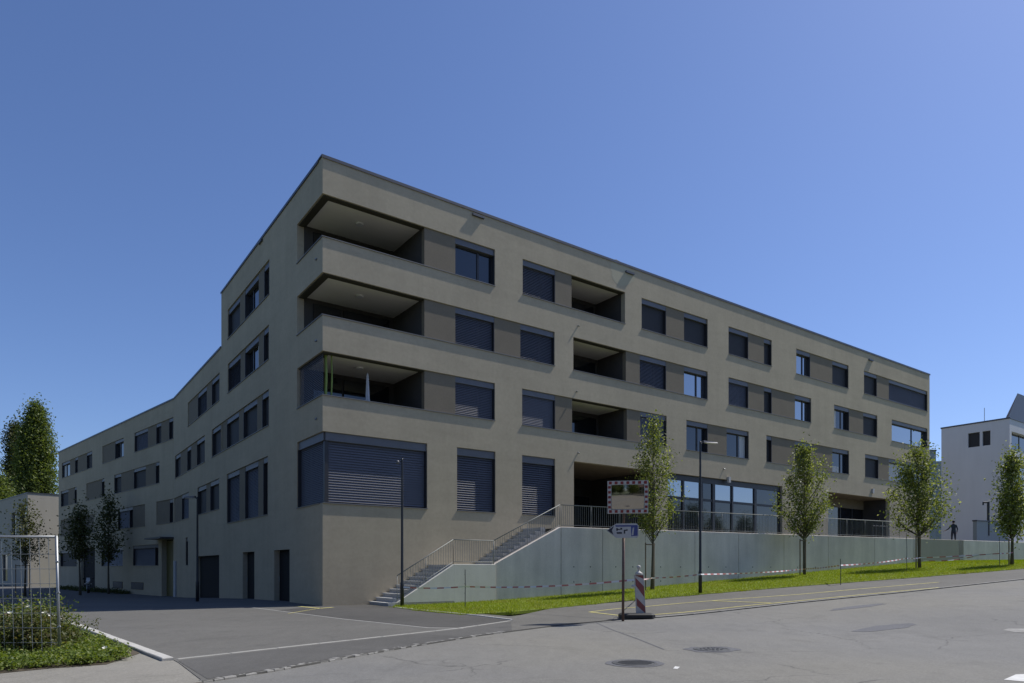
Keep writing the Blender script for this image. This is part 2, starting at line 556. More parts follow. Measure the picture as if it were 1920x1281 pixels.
# ================================================================== the setting: ground, road, walks
def far_axis(lo, hi, step):
    a = list(np.arange(lo, hi + step, step))
    d = step; x = lo; left = []
    while x > -2600: d *= 1.5; x -= d; left.append(x)
    d = step; x = a[-1]; right = []
    while x < 2600: d *= 1.5; x += d; right.append(x)
    return list(reversed(left)) + a + right
gx = far_axis(-100, 110, 2.0); gy = far_axis(-30, 120, 2.0)
mb = MB()
for y in gy:
    for x in gx:
        mb.v.append((x, y, gz(x, y) - 0.09))
nx = len(gx)
for j in range(len(gy) - 1):
    for i in range(nx - 1):
        mb.f.append((j * nx + i, j * nx + i + 1, (j + 1) * nx + i + 1, (j + 1) * nx + i)); mb.mi.append(0)
obj('ground', mb, M['field'], kind='structure', smooth_=True)

EDGE_PX = [(380, 1281), (500, 1262), (640, 1237), (770, 1214), (900, 1193), (960, 1185), (1060, 1172), (1160, 1163),
           (1230, 1159), (1300, 1153), (1400, 1142), (1500, 1131), (1600, 1121), (1700, 1111), (1800, 1100), (1920, 1087)]
EDGE = [p.to_2d() for p in gpts(EDGE_PX)]
PERP = Vector((E[1], -E[0]))
EV = Vector(E)
left_ext = EDGE[0] + (EDGE[0] - EDGE[2]).normalized() * 14
right_ext = EDGE[-1] + (EDGE[-1] - EDGE[-4]).normalized() * 70
road = drape('road', [left_ext] + EDGE + [right_ext, right_ext + PERP * 34, left_ext + PERP * 26], M['road'], 0.0)

GRASS_LOW_PX = [(737, 1141), (800, 1149), (868, 1155), (960, 1150), (1060, 1140), (1150, 1131), (1310, 1117), (1500, 1101), (1700, 1086), (1920, 1068)]
GLOW = [p.to_2d() for p in gpts(GRASS_LOW_PX)]
glow_ext = GLOW[-1] + (GLOW[-1] - GLOW[-3]).normalized() * 40
walk_top = [p.to_2d() for p in gpts([(962, 1158), (1060, 1135), (1150, 1126), (1310, 1112), (1500, 1097), (1700, 1082), (1920, 1064)])]
walk_top_ext = walk_top[-1] + (walk_top[-1] - walk_top[-3]).normalized() * 40
sidewalk = drape('sidewalk', EDGE[5:] + [right_ext, walk_top_ext] + walk_top[::-1], M['walk'], 0.03, skirt=0.12)

kerbA, kerbB = ground_at(118, 1163).to_2d(), ground_at(326, 1241).to_2d()
kdir = (kerbA - kerbB).normalized()
kerb_ext = kerbA + kdir * 60
f2end = F2(42, 0.6, 0)
forecourt = drape('forecourt', EDGE[:6] + [ground_at(962, 1158).to_2d()] +
                  [p.to_2d() for p in gpts([(868, 1150), (800, 1144), (737, 1136)])] +
                  [Vector(FR(3.2, 0.4, 0)[:2]), Vector(FR(0.6, 0.6, 0)[:2]), Vector(FL(TK, 0.6, 0)[:2]), Vector(f2end[:2]),
                   Vector(f2end[:2]) + Vector((-20, 18)), kerb_ext + Vector((-14, 6)), kerb_ext, kerbA, kerbB, ground_at(335, 1246).to_2d()],
                  M['yard'], 0.03, skirt=0.12)
drape('apron', [p + Vector((0, 0.14)) for p in EDGE[:6]] + [p.to_2d() for p in gpts([(958, 1168), (860, 1183), (600, 1212), (334, 1243)])], M['apron2'], 0.034)
drape('corner_pavement', [p.to_2d() for p in gpts([(520, 1146), (640, 1161), (800, 1178), (868, 1179), (955, 1165), (868, 1151), (800, 1145), (740, 1137), (690, 1131), (610, 1136)])], M['apron'], 0.034)
footpath = drape('footpath', [left_ext, EDGE[0], ground_at(335, 1246).to_2d(), ground_at(322, 1238).to_2d(), ground_at(250, 1212).to_2d(), ground_at(225, 1240).to_2d(), ground_at(0, 1258).to_2d(),
                              ground_at(-500, 1312).to_2d(), left_ext + Vector((-9, 0.5))], M['path'], 0.022, skirt=0.1)

# ------------------------------------------------------------------ walls and lines needed further down
SW0, SW1 = 2.25, 7.08                 # the low lit wall beside the stair, in street-front distance
NW = -1.80                            # in front of the building
W0 = Vector((-0.81, 29.93)); W1 = Vector((2.2, 31.5))
FW = frame2((W0.x, W0.y), E, (-E[1], E[0]))       # along the terrace wall, b runs towards the building
ZT = 3.43
wpx = lambda px, n=0.0: along(FW, px, n)

grass_poly = GLOW + [glow_ext, Vector(FW(90, 0.1, 0)[:2]), Vector(FW(0, 0.1, 0)[:2]), Vector(FR(SW1, NW + 0.1, 0)[:2]), Vector(FR(SW0, NW + 0.1, 0)[:2])]
turf = drape('turf', grass_poly, M['grass_ground'], 0.05, skirt=0.1)

# ------------------------------------------------------------------ paving stones: flush strips, setts, kerbs
def stone(name, F2d, a0, a1, b0, b1, z, h, mat, parent, jit=0.0):
    """one bevelled stone lying on the ground along a line"""
    p0, d, n = F2d
    mb = MB()
    def W(a, b, k):
        q = p0 + d * a + n * b
        return (q.x, q.y, gz(q.x, q.y) + z + k)
    e = min(0.012, (a1 - a0) * 0.12)
    mb.hexa([W(a0, b0, -h), W(a1, b0, -h), W(a1, b1, -h), W(a0, b1, -h), W(a0, b0, -e), W(a1, b0, -e), W(a1, b1, -e), W(a0, b1, -e)])
    t = [random.uniform(-jit, jit) for _ in range(4)]
    mb.hexa([W(a0, b0, -e), W(a1, b0, -e), W(a1, b1, -e), W(a0, b1, -e),
             W(a0 + e, b0 + e, t[0]), W(a1 - e, b0 + e, t[1]), W(a1 - e, b1 - e, t[2]), W(a0 + e, b1 - e, t[3])])
    return obj(name, mb, mat, parent)

def stone_row(name, pts, length, width, z, h, mat, parent, gap=0.008, jit=0.0, rows=1, wob=0.0, lv=0.0):
    for p0, p1 in zip(pts, pts[1:]):
        p0 = Vector(p0[:2]); p1 = Vector(p1[:2])
        d = (p1 - p0); L = d.length; d.normalize()
        n = Vector((-d.y, d.x))
        k = max(1, round(L / length)); st = L / k
        for r in range(rows):
            cuts = [i * st + (random.uniform(-lv, lv) * st if 0 < i < k else 0) for i in range(k + 1)]
            for i in range(k):
                w = random.uniform(-wob, wob)
                b0 = r * (width + gap) + w
                stone(name, (p0, d, n), cuts[i] + gap / 2, cuts[i + 1] - gap / 2, b0, b0 + width, z, h, mat, parent, jit)

stone_row('sett', EDGE[:6], 0.17, 0.12, 0.031, 0.10, M['sett'], road, 0.014, 0.006, 1, 0.018, 0.2)
stone_row('strip_stone', gpts([(334, 1240), (600, 1210), (860, 1181), (960, 1166)]), 0.9, 0.11, 0.036, 0.08, M['strip'], forecourt, 0.01, 0.001, 1, 0.004)
stone_row('strip_stone', gpts([(470, 1141), (525, 1148), (640, 1163), (800, 1180), (868, 1181)]), 0.9, 0.10, 0.036, 0.08, M['strip'], forecourt, 0.01, 0.001, 1, 0.004)
stone_row('edging_stone', gpts([(962, 1165), (900, 1157), (800, 1147), (742, 1141)]), 1.0, 0.08, 0.062, 0.10, M['kerb'], forecourt, 0.008, 0.001)
stone_row('kerb_stone', [kerbB, kerbA, kerbA + kdir * 14], 1.0, 0.17, 0.075, 0.2, M['kerb'], forecourt, 0.01, 0.002, 1, 0.004)
stone_row('kerb_stone', [p.to_3d() for p in EDGE[8:]], 1.0, 0.12, 0.034, 0.12, M['sett'], sidewalk, 0.012, 0.002)

# painted lines
def paint(name, pts, width, off, mat, parent, seg=1.0):
    mb = MB()
    for p0, p1 in zip(pts, pts[1:]):
        p0 = Vector(p0[:2]); p1 = Vector(p1[:2])
        d = p1 - p0; L = d.length; d.normalize(); n = Vector((-d.y, d.x)) * width / 2
        k = max(1, int(L / seg))
        for i in range(k):
            a = p0 + d * (L * i / k); b = p0 + d * (L * (i + 1) / k)
            q = [a - n, b - n, b + n, a + n]
            mb.poly([(c.x, c.y, gz(c.x, c.y) + off) for c in q])
    return obj(name, mb, mat, parent)

far_y = gpts([(1105, 1148), (1154, 1142), (1218, 1137), (1282, 1131), (1357, 1125), (1496, 1115), (1620, 1104), (1760, 1092)], 0.03)
near_y = gpts([(1165, 1155), (1229, 1152.6), (1282, 1148.5), (1336, 1143), (1410, 1135), (1496, 1127), (1620, 1115), (1760, 1102)], 0.03)
paint('yellow_line', far_y, 0.10, 0.037, M['yellow'], sidewalk)
paint('yellow_line', near_y, 0.10, 0.037, M['yellow'], sidewalk)
paint('yellow_line', [far_y[0], near_y[0]], 0.10, 0.0395, M['yellow'], sidewalk)
paint('yellow_line', gpts([(1336, 1127), (1445, 1131)], 0.03), 0.10, 0.0395, M['yellow'], sidewalk)
paint('yellow_line', gpts([(556, 1137), (600, 1141), (625, 1139)], 0.03), 0.16, 0.037, M['yellow'], forecourt)
paint('yellow_line', gpts([(540, 1151), (575, 1145), (600, 1141)], 0.03), 0.05, 0.0395, M['yellow'], forecourt)
def paint_px(name, px, off, mat, parent):
    mb = MB(); mb.poly([tuple(p + Vector((0, 0, 0.004))) for p in gpts(px, off)])
    return obj(name, mb, mat, parent)
paint_px('white_marking', [(1880, 1182), (1905, 1186), (1990, 1186), (1990, 1180), (1890, 1179)], 0.0, M['sett'], road)
paint_px('white_marking', [(1882, 1275), (1950, 1281), (2000, 1262), (1905, 1265)], 0.0, M['mark_white'], road)
paint_px('white_marking', [(1262, 1254), (1270, 1255), (1275, 1251), (1266, 1250)], 0.0, M['mark_white'], road)
# a tar patch in the lane
def disc_patch(name, px, py, rx, ry, mat, parent, off=0.005, n=22, jag=0.12):
    c = ground_at(px, py); mb = MB(); pts = []
    for j in range(n):
        a = 2 * math.pi * j / n
        k = 1 + random.uniform(-jag, jag)
        x = c.x + E[0] * math.cos(a) * rx * k - E[1] * math.sin(a) * ry * k
        y = c.y + E[1] * math.cos(a) * rx * k + E[0] * math.sin(a) * ry * k
        pts.append((x, y, gz(x, y) + off))
    mb.poly(pts)
    return obj(name, mb, mat, parent)
M['tar'] = asphalt('tar_patch', (0.115, 0.117, 0.125), 0.0, 0.1, 0.2)
disc_patch('tar_patch', 1660, 1177, 1.0, 0.32, M['tar'], road)
disc_patch('tar_patch', 1610, 1138, 1.2, 0.25, M['tar'], road)
disc_patch('tar_patch', 1335, 1218, 0.50, 0.46, M['tar'], road)
disc_patch('tar_patch', 1190, 1244, 0.47, 0.45, M['tar'], road, jag=0.04)

paint('tar_seam', gpts([(1118, 1168), (1150, 1182), (1195, 1198), (1245, 1218)]), 0.035, 0.005, M['tar'], road, 0.4)
def manhole(px, py, rad, label, rim):
    c = ground_at(px, py)
    t = thing('manhole_cover', label, 'manhole cover', c, 'manhole covers in the road')
    mb = MB()
    mb.lathe((c.x, c.y, c.z), [(rad, -0.05), (rad, 0.010), (rad - 0.012, 0.013), (rad - 0.05, 0.013), (rad - 0.055, 0.007), (rad - 0.055, -0.04)], 32)
    obj('rim', mb, M['iron'], t)
    mb = MB()
    mb.lathe((c.x, c.y, c.z), [(rad - 0.065, -0.04), (rad - 0.065, 0.009), (rad - 0.07, 0.011)], 32)
    obj('lid', mb, M['iron'], t)
    mb = MB()
    if rim:
        for k in range(9):
            y = (k - 4) * rad * 0.19
            h = math.sqrt(max(0.0, (rad - 0.09) ** 2 - y * y))
            if h > 0.05:
                mb.box(c.x - h, c.x + h, c.y + y - 0.012, c.y + y + 0.012, c.z + 0.009, c.z + 0.016)
        obj('ribs', mb, M['iron'], t, kind='stuff')
    else:
        for k in range(26):
            a = k * 2.39996; r = (rad - 0.11) * math.sqrt((k + 0.5) / 26)
            x, y = c.x + r * math.cos(a), c.y + r * math.sin(a)
            mb.lathe((x, y, c.z), [(0.028, 0.009), (0.024, 0.017)], 8)
        obj('studs', mb, M['iron'], t, kind='stuff')
    return t
manhole(1190, 1244, 0.36, 'smooth ribbed round manhole cover, the nearer of the two round ones', True)
manhole(1335, 1218, 0.34, 'studded round manhole cover in broken tar, the farther of the two round ones', False)
# ================================================================== the apartment building
Z_ROOF, Z_WING = 17.85, 14.66
ROWS = {'A': (14.68, 16.39), 'B': (11.58, 13.27), 'C': (8.41, 10.16), 'D': (4.12, 6.97)}
LEN = along(FR, 1743)
DEP = along(FL, 415)                       # depth of the tall block
DEPTH = 0.30
apt = thing('apartment_building', 'four-storey taupe apartment building with a sharp corner, open corner loggias and a bent lower wing', 'building', (C0[0], C0[1], 0))

def wall_grid(mb, F, a0, a1, z0, z1, ops):
    """front face with openings, reveals going inwards; ops: (a0,a1,z0,z1,depth,trim_start,no_end)"""
    aa = sorted(set([a0, a1] + [v for o in ops for v in o[:2] if a0 < v < a1]))
    zz = sorted(set([z0, z1] + [v for o in ops for v in o[2:4]]))
    for i in range(len(aa) - 1):
        for j in range(len(zz) - 1):
            ca, cz = (aa[i] + aa[i + 1]) / 2, (zz[j] + zz[j + 1]) / 2
            if any(o[0] < ca < o[1] and o[2] < cz < o[3] for o in ops): continue
            mb.poly([F(aa[i], 0, zz[j]), F(aa[i + 1], 0, zz[j]), F(aa[i + 1], 0, zz[j + 1]), F(aa[i], 0, zz[j + 1])])
    for o in ops:
        A0, A1, Z0, Z1, d = o[:5]
        trim, noend = (o[5] if len(o) > 5 else None), (o[6] if len(o) > 6 else False)
        s = A0 if trim is None else A0 + trim
        mb.poly([F(s, 0, Z1), F(A1, 0, Z1), F(A1, d, Z1), F(s, d, Z1)])
        mb.poly([F(s, 0, Z0), F(A1, 0, Z0), F(A1, d, Z0), F(s, d, Z0)])
        if trim is None:
            mb.poly([F(A0, 0, Z0), F(A0, d, Z0), F(A0, d, Z1), F(A0, 0, Z1)])
        if not noend:
            mb.poly([F(A1, 0, Z0), F(A1, d, Z0), F(A1, d, Z1), F(A1, 0, Z1)])

def slats(F, a0, a1, z0, z1, b, pitch=0.075, tilt=62):
    mb = MB()
    n = int((z1 - z0) / pitch)
    ca, sa = math.cos(R(tilt)) * pitch * 0.58, math.sin(R(tilt)) * pitch * 0.58
    for i in range(n):
        z = z1 - (i + 0.5) * pitch
        p = [F(a0, b - ca, z - sa), F(a1, b - ca, z - sa), F(a1, b - ca + 0.004, z - sa), F(a0, b - ca + 0.004, z - sa),
             F(a0, b + ca, z + sa), F(a1, b + ca, z + sa), F(a1, b + ca + 0.004, z + sa), F(a0, b + ca + 0.004, z + sa)]
        mb.hexa(p)
    mb.fbox(F, a0, a1, b - 0.02, b + 0.02, z0, z0 + 0.035)
    return mb

def window(F, a0, a1, z0, z1, state, two=None, box=True, boxh=0.27, bb=0.175, pitch=0.075, tl=62):
    """frame as the part; panes, blind box and blind as its pieces"""
    w = a1 - a0
    g = 0.006
    A0, A1 = a0 + g, a1 - g
    zt = z1 - boxh if box else z1 - 0.004
    mb = MB()
    t = 0.06
    mb.fbox(F, A0, A0 + t, 0.225, 0.285, z0 + 0.004, zt)
    mb.fbox(F, A1 - t, A1, 0.225, 0.285, z0 + 0.004, zt)
    mb.fbox(F, A0 + t, A1 - t, 0.225, 0.285, z0 + 0.004, z0 + 0.07)
    mb.fbox(F, A0 + t, A1 - t, 0.225, 0.285, zt - 0.05, zt)
    two = (w > 1.45) if two is None else two
    cuts = [A0 + t, A1 - t]
    if two:
        m = a0 + w * 0.62
        mb.fbox(F, m - 0.05, m + 0.05, 0.220, 0.285, z0 + 0.07, zt - 0.05)
        cuts = [A0 + t, m - 0.05, m + 0.05, A1 - t]
    mb.fbox(F, A1 - 0.03, A1, 0.035, 0.2245, z0 + 0.02, zt if box else z1 - 0.004)
    win = obj('window', mb, M['frame'], apt)
    gm = {'s': 'glass_bright', 'x': 'screen'}.get(state[0], 'glass')
    for k in range(0, len(cuts), 2):
        mb = MB()
        mb.fbox(F, cuts[k], cuts[k + 1], 0.260, 0.272, z0 + 0.07, zt - 0.05)
        obj('pane', mb, M[gm], win)
    if box:
        mb = MB()
        mb.fbox(F, A0, A1, 0.07, 0.29, zt, z1 - 0.004)
        obj('blind_box', mb, M['box'], win)
    if state[0] == 'b':
        low = z0 + 0.02 + (float(state[1:]) if len(state) > 1 else 0.0)
        obj('blind', slats(F, A0 + 0.02, A1 - 0.045, low, zt, bb, pitch, tl + random.uniform(-7, 6)), M['blind'], win, kind='stuff')
    if state in ('wl', 'wr', 'wh'):
        mb = MB(); n_ = 7
        c0, c1 = cuts[0], cuts[-1]
        if state == 'wl': x0, x1, y0, y1 = c0 + .01, c0 + (c1 - c0) * .3, z0 + .07, zt - .05
        elif state == 'wr': x0, x1, y0, y1 = c0 + (c1 - c0) * .72, c1 - .01, z0 + .07, zt - .05
        else: x0, x1, y0, y1 = c0 + .01, c0 + (c1 - c0) * .55, z0 + .07, z0 + .07 + (zt - z0) * .3
        for i in range(n_):                              # a folded cloth: zigzag strips
            p0, p1 = x0 + (x1 - x0) * i / n_, x0 + (x1 - x0) * (i + 1) / n_
            b0_, b1_ = (0.250, 0.257) if i % 2 else (0.257, 0.250)
            mb.poly([F(p0, b0_, y0), F(p1, b1_, y0), F(p1, b1_, y1), F(p0, b0_, y1)])
        obj('curtain', mb, M['curtain'], win)
    if state[0] == 'd':
        mb = MB()
        mb.fbox(F, A0 + 0.02, A1 - 0.02, 0.205, 0.211, z0 + 0.02, zt)
        obj('screen', mb, M['screen'], win)
    return win

def panel(F, a0, a1, z0, z1):
    mb = MB()
    mb.fbox(F, a0, a1, 0.058, DEPTH + 0.02, z0 + 0.001, z1 - 0.001)
    return obj('render_panel', mb, M['panel'], apt)

def sill(F, a0, a1, z0, out=0.045, trim=0.0):
    mb = MB()
    mb.fbox(F, a0 + trim, a1 + 0.01, -out, DEPTH, z0 - 0.012, z0 + 0.018)
    return obj('sill', mb, M['sill'], apt)

def loggia(F, a0, a1, z0, z1, d=2.3):
    mb = MB(); zc, zf = z1 + 0.05, z0 - 0.95
    b0 = DEPTH
    mb.poly([F(a0, b0, zc), F(a1, b0, zc), F(a1, d, zc), F(a0, d, zc)], 0)
    mb.poly([F(a0, b0, z1), F(a1, b0, z1), F(a1, b0, zc), F(a0, b0, zc)], 0)
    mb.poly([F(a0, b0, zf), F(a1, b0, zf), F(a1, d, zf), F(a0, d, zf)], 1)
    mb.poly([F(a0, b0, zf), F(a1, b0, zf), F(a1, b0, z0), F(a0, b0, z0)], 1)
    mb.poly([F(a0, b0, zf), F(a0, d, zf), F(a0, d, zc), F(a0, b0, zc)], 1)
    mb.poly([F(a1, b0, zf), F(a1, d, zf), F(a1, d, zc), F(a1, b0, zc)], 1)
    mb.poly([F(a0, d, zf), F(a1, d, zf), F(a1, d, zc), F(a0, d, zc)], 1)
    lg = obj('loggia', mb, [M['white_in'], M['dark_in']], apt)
    mb = MB(); mb.fbox(F, a0 + .002, a1 - .002, 0.07, b0 + 0.05, z1 - 0.035, z1 - 0.004); obj('blind_track', mb, M['olive'], lg)
    mb = MB()
    mb.fbox(F, a0 + 0.25, a1 - 0.25, d - 0.08, d - 0.02, zf + 0.05, zc - 0.25)
    obj('glass_door', mb, M['glass'], lg)
    return lg

def strip(F, row, segs, corner=False, noend=False, z=None, sill_out=0.045):
    """segs: list of (px0, px1, kind) left to right as seen; returns the opening"""
    z0, z1 = z or ROWS[row]
    A = [(along(F, s[0]) if s[0] is not None else 0.0, along(F, s[1]) if s[1] is not None else 0.0, s[2]) for s in segs]
    A = [(min(a, b), max(a, b), k) for a, b, k in A]
    lo, hi = min(a for a, _, _ in A), max(b for _, b, _ in A)
    for a, b, k in A:
        if k == 'P': panel(F, a, b, z0, z1)
        elif k == 'L': loggia(F, a, b, z0, z1)
        elif k == 'C': pass
        else: window(F, a, b, z0, z1, k, bb=0.15 if row == 'C' else 0.185)
    sill(F, lo, hi, z0, sill_out, (DEPTH if F is FL else -0.045) if corner else 0.0)
    op = [lo, hi, z0, z1, DEPTH]
    if corner: op[0] = 0.0
    op += [0.0 if corner and F is FR else (DEPTH if corner else None), noend]
    return tuple(op)

ops_R = []
# top residential row
ops_R.append(strip(FR, 'A', [(605, 797, 'C'), (797, 855, 'P'), (855, 928, 'w')], corner=True))
ops_R.append(strip(FR, 'A', [(980, 1042, 'b'), (1042, 1073, 'P'), (1073, 1172, 'L')]))
ops_R.append(strip(FR, 'A', [(1203, 1250, 'd'), (1250, 1284, 'P'), (1284, 1327, 'd')]))
ops_R.append(strip(FR, 'A', [(1366, 1404, 'd'), (1404, 1434, 'P'), (1434, 1447, 'd')]))
ops_R.append(strip(FR, 'A', [(1493, 1520, 's'), (1520, 1562, 'P'), (1562, 1591, 'd')]))
ops_R.append(strip(FR, 'A', [(1620, 1645, 'd'), (1645, 1668, 'P'), (1668, 1739, 'b0.12')]))
# middle row
ops_R.append(strip(FR, 'B', [(605, 797, 'C'), (797, 855, 'P'), (855, 928, 'b'), (928, 977, 'P'), (977, 1040, 'b')], corner=True))
ops_R.append(strip(FR, 'B', [(1075, 1175, 'L'), (1175, 1201, 'P'), (1201, 1250, 'b'), (1250, 1284, 'P'), (1284, 1327, 's')]))
ops_R.append(strip(FR, 'B', [(1366, 1404, 'b'), (1404, 1434, 'P'), (1434, 1448, 'd'), (1448, 1492, 'P'), (1492, 1521, 's')]))
ops_R.append(strip(FR, 'B', [(1564, 1593, 'wl'), (1593, 1620, 'P'), (1620, 1645, 'd')]))
ops_R.append(strip(FR, 'B', [(1672, 1739, 's')]))
# lower row
ops_R.append(strip(FR, 'C', [(605, 797, 'C'), (797, 855, 'P'), (855, 928, 'b')], corner=True))
ops_R.append(strip(FR, 'C', [(979, 1042, 'b'), (1042, 1074, 'P'), (1074, 1177, 'L'), (1177, 1202, 'P'), (1202, 1250, 'b')]))
ops_R.append(strip(FR, 'C', [(1287, 1328, 'w'), (1328, 1364, 'P'), (1364, 1404, 'wr')]))
ops_R.append(strip(FR, 'C', [(1437, 1448, 'd'), (1448, 1492, 'P'), (1492, 1522, 'd'), (1522, 1562, 'P'), (1562, 1592, 'wh')]))
ops_R.append(strip(FR, 'C', [(1622, 1648, 'd'), (1648, 1668, 'P'), (1668, 1739, 'wl')]))
# raised ground floor
zD0, zD1 = ROWS['D']
aD = along(FR, 801)
window(FR, 0.14, aD, zD0, zD1, 'b', boxh=0.34, bb=0.185, pitch=0.105, tl=60)
sill(FR, 0.0, aD, zD0, 0.05)
ops_R.append((0.0, aD, zD0, zD1, DEPTH, 0.0, False))
for p0, p1 in ((857, 929), (979, 1041)):
    a0, a1 = along(FR, p0), along(FR, p1)
    window(FR, a0, a1, zD0, zD1, 'b', boxh=0.34, bb=0.185, pitch=0.105, tl=60)
    sill(FR, a0, a1, zD0)
    ops_R.append((a0, a1, zD0, zD1, DEPTH, None, False))
FLOOR = 3.40
ENT = (along(FR, 1076), along(FR, 1228))
SHOP = (along(FR, 1252), along(FR, 1467))
PASS = (along(FR, 1553), along(FR, 1668))
for a0, a1 in (ENT, SHOP, PASS):
    ops_R.append((a0, a1, FLOOR, zD1, DEPTH, None, False))

# yard front, first stretch
ops_L = []
segL3 = lambda a, b, c: [(494, 505, a), (483, 494, 'P'), (458, 483, b), (448, 458, 'P'), (427, 448, c)]
ops_L.append(strip(FL, 'A', [(557, 605, 'C')], corner=True))
ops_L.append(strip(FL, 'A', segL3('d', 'w', 'd')))
ops_L.append(strip(FL, 'B', [(557, 605, 'C')], corner=True))
ops_L.append(strip(FL, 'B', [(493, 504, 'd'), (483, 493, 'P'), (458, 483, 'wl'), (449, 458, 'P'), (427, 449, 'b')]))
ops_L.append(strip(FL, 'B', [(396, 411.5, 'd'), (386, 396, 'P'), (370, 386, 'b'), (352, 370, 'P')]))
ops_L.append(strip(FL, 'C', [(557, 605, 'C')], corner=True))
ops_L.append(strip(FL, 'C', [(490, 504, 'd'), (480, 490, 'P'), (455, 480, 'd'), (446, 455, 'P'), (424, 446, 'd'), (412, 424, 'P'), (397, 412, 'd')]))
ops_L.append(strip(FL, 'C', [(368, 384, 'd'), (357, 368, 'P'), (350, 357, 'd'), (337, 350, 'P'), (328, 337, 'd')]))
aDL = along(FL, 557)
window(FL, 0.14, aDL, zD0, zD1, 'b', boxh=0.34)
sill(FL, DEPTH, aDL, zD0, 0.05)
ops_L.append((0.0, aDL, zD0, zD1, DEPTH, DEPTH, False))
ops_L.append(strip(FL, 'D', [(492, 502, 'd'), (482, 492, 'P'), (458, 482, 'b'), (447, 458, 'P'), (425, 447, 'b')]))
ZDS = (5.10, 6.95)
ops_L.append(strip(FL, 'D', [(393, 411, 'd'), (385, 393, 'P'), (370, 385, 'd')], z=ZDS))
aK = TK - 0.12
def side_windows(F, lst, z):
    """openings given as distances along a front"""
    lo, hi = min(l[0] for l in lst), max(l[1] for l in lst)
    for a, b, k in lst:
        if k == 'P': panel(F, a, b, *z)
        else: window(F, a, b, z[0], z[1], k)
    sill(F, lo, hi, z[0])
    return (lo, hi, z[0], z[1], DEPTH, None, False)
ops_L.append(side_windows(FL, [(along(FL, 354), along(FL, 340), 'b'), (along(FL, 340), aK, 'P')], ZDS))
# doors at yard level
def door(F, p0, p1, ztop, name='door', mat='door', depth=0.32, zb=-1.2, leaf=None):
    a0, a1 = sorted((along(F, p0), along(F, p1)))
    mb = MB()
    mb.fbox(F, a0, a1, depth - 0.05, depth + 0.02, zb, ztop - 0.002)
    d = obj(name, mb, M[mat], apt)
    mb = MB()
    mb.fbox(F, a0 + 0.06, a1 - 0.06, depth - 0.085, depth - 0.052, zb + 0.05, ztop - 0.09)
    obj('leaf', mb, M[leaf or mat], d)
    if name == 'door':
        mb = MB()
        x, y, z = F(a1 - 0.2, depth - 0.12, gz(*F(a1, 0, 0)[:2]) + 1.05)
        mb.tube([F(a1 - 0.2, depth - 0.14, z - 0.12), F(a1 - 0.2, depth - 0.14, z + 0.12)], 0.015, 6)
        obj('handle', mb, M['steel'], d)
    return (a0, a1, zb, ztop, depth, None, False)
zat = lambda F, px, py: height_at(py, F(along(F, px), 0, 0)[1])
ops_L.append(door(FL, 514, 543, zat(FL, 528, 1031)))
ops_L.append(door(FL, 455, 477, zat(FL, 466, 1035)))
gd0, gd1 = sorted((along(FL, 368), along(FL, 411)))
zg = zat(FL, 390, 1042)
ops_L.append(door(FL, 368, 411, zg, 'garage_door'))
ops_L.append(side_windows(FL, [(along(FL, 352.5), along(FL, 348), 'x')], (zat(FL, 350, 1060), zat(FL, 350, 1008))))

# yard front after the bend
ops_2 = []
pp = lambda a, b, k: (max(0.1, along(F2, b)), along(F2, a), k)
def side2(lst, z):
    ops_2.append(side_windows(F2, [pp(*l) for l in lst], z))
zB, zC = ROWS['B'], ROWS['C']
side2([(316, 325, 'd'), (301, 316, 'P'), (292, 301, 'd'), (276, 292, 'P'), (252, 276, 'b')], zB)
side2([(215, 232, 'w'), (192, 215, 'P')], zB)
side2([(162, 173, 'd'), (145, 162, 'P'), (140, 145, 'd'), (130, 140, 'P'), (116, 130, 'wr')], zB)
side2([(291, 299, 'd'), (272, 291, 'P'), (250, 272, 'd'), (226, 250, 'P'), (214, 226, 'd')], zC)
side2([(190, 196, 'd'), (162, 190, 'P')], zC)
side2([(139, 144, 'd'), (127, 139, 'P'), (114, 127, 'd')], zC)
side2([(317, 325, 'd'), (293, 317, 'P')], ZDS)
side2([(248, 272, 'P'), (242, 248, 'd'), (221, 242, 'b')], ZDS)
side2([(150, 176, 'P'), (140, 150, 'd'), (114, 140, 'P')], ZDS)
ZE = (zat(F2, 272, 1061), zat(F2, 272, 1022))
side2([(290, 297, 'd'), (249, 290, 'b')], ZE)
side2([(190, 230, 'b')], ZE)
side2([(113, 144, 'd')], ZE)
ops_2.append(door(F2, 152, 178, ZE[1] + 0.1))
ez = zat(F2, 320, 1011)
e0, e1 = sorted((along(F2, 303), along(F2, 325)))
ops_2.append(door(F2, 303, 325, ez, 'entrance_door', 'door', 0.45, leaf='yellow_door'))
mb = MB(); mb.fbox(FL, TK - 1.1, TK - 0.35, -0.10, -0.004, -1.2, ez - 1.7)
obj('entrance_side_panel', mb, M['blue_wall'], apt)
mb = MB(); mb.fbox(F2, e0 - 0.1, e1 + 0.9, -1.0, -0.003, ez + 0.02, ez + 0.14)
obj('canopy', mb, M['coping'], apt)
for p0, p1 in ((246, 269), (212, 230)):
    a0, a1 = sorted((along(F2, p0), along(F2, p1)))
    zb = gz(*F2(a0, 0, 0)[:2])
    mb = MB(); mb.fbox(F2, a0, a1, -0.02, -0.003, zb + 0.45, zb + 1.05)
    v = obj('basement_vent', mb, M['door'], apt)
    mb = MB()
    for k in range(6):
        mb.fbox(F2, a0 + 0.05, a1 - 0.05, -0.04, -0.0215, zb + 0.50 + k * 0.09, zb + 0.54 + k * 0.09)
    obj('slat', mb, M['box'], v, kind='stuff')

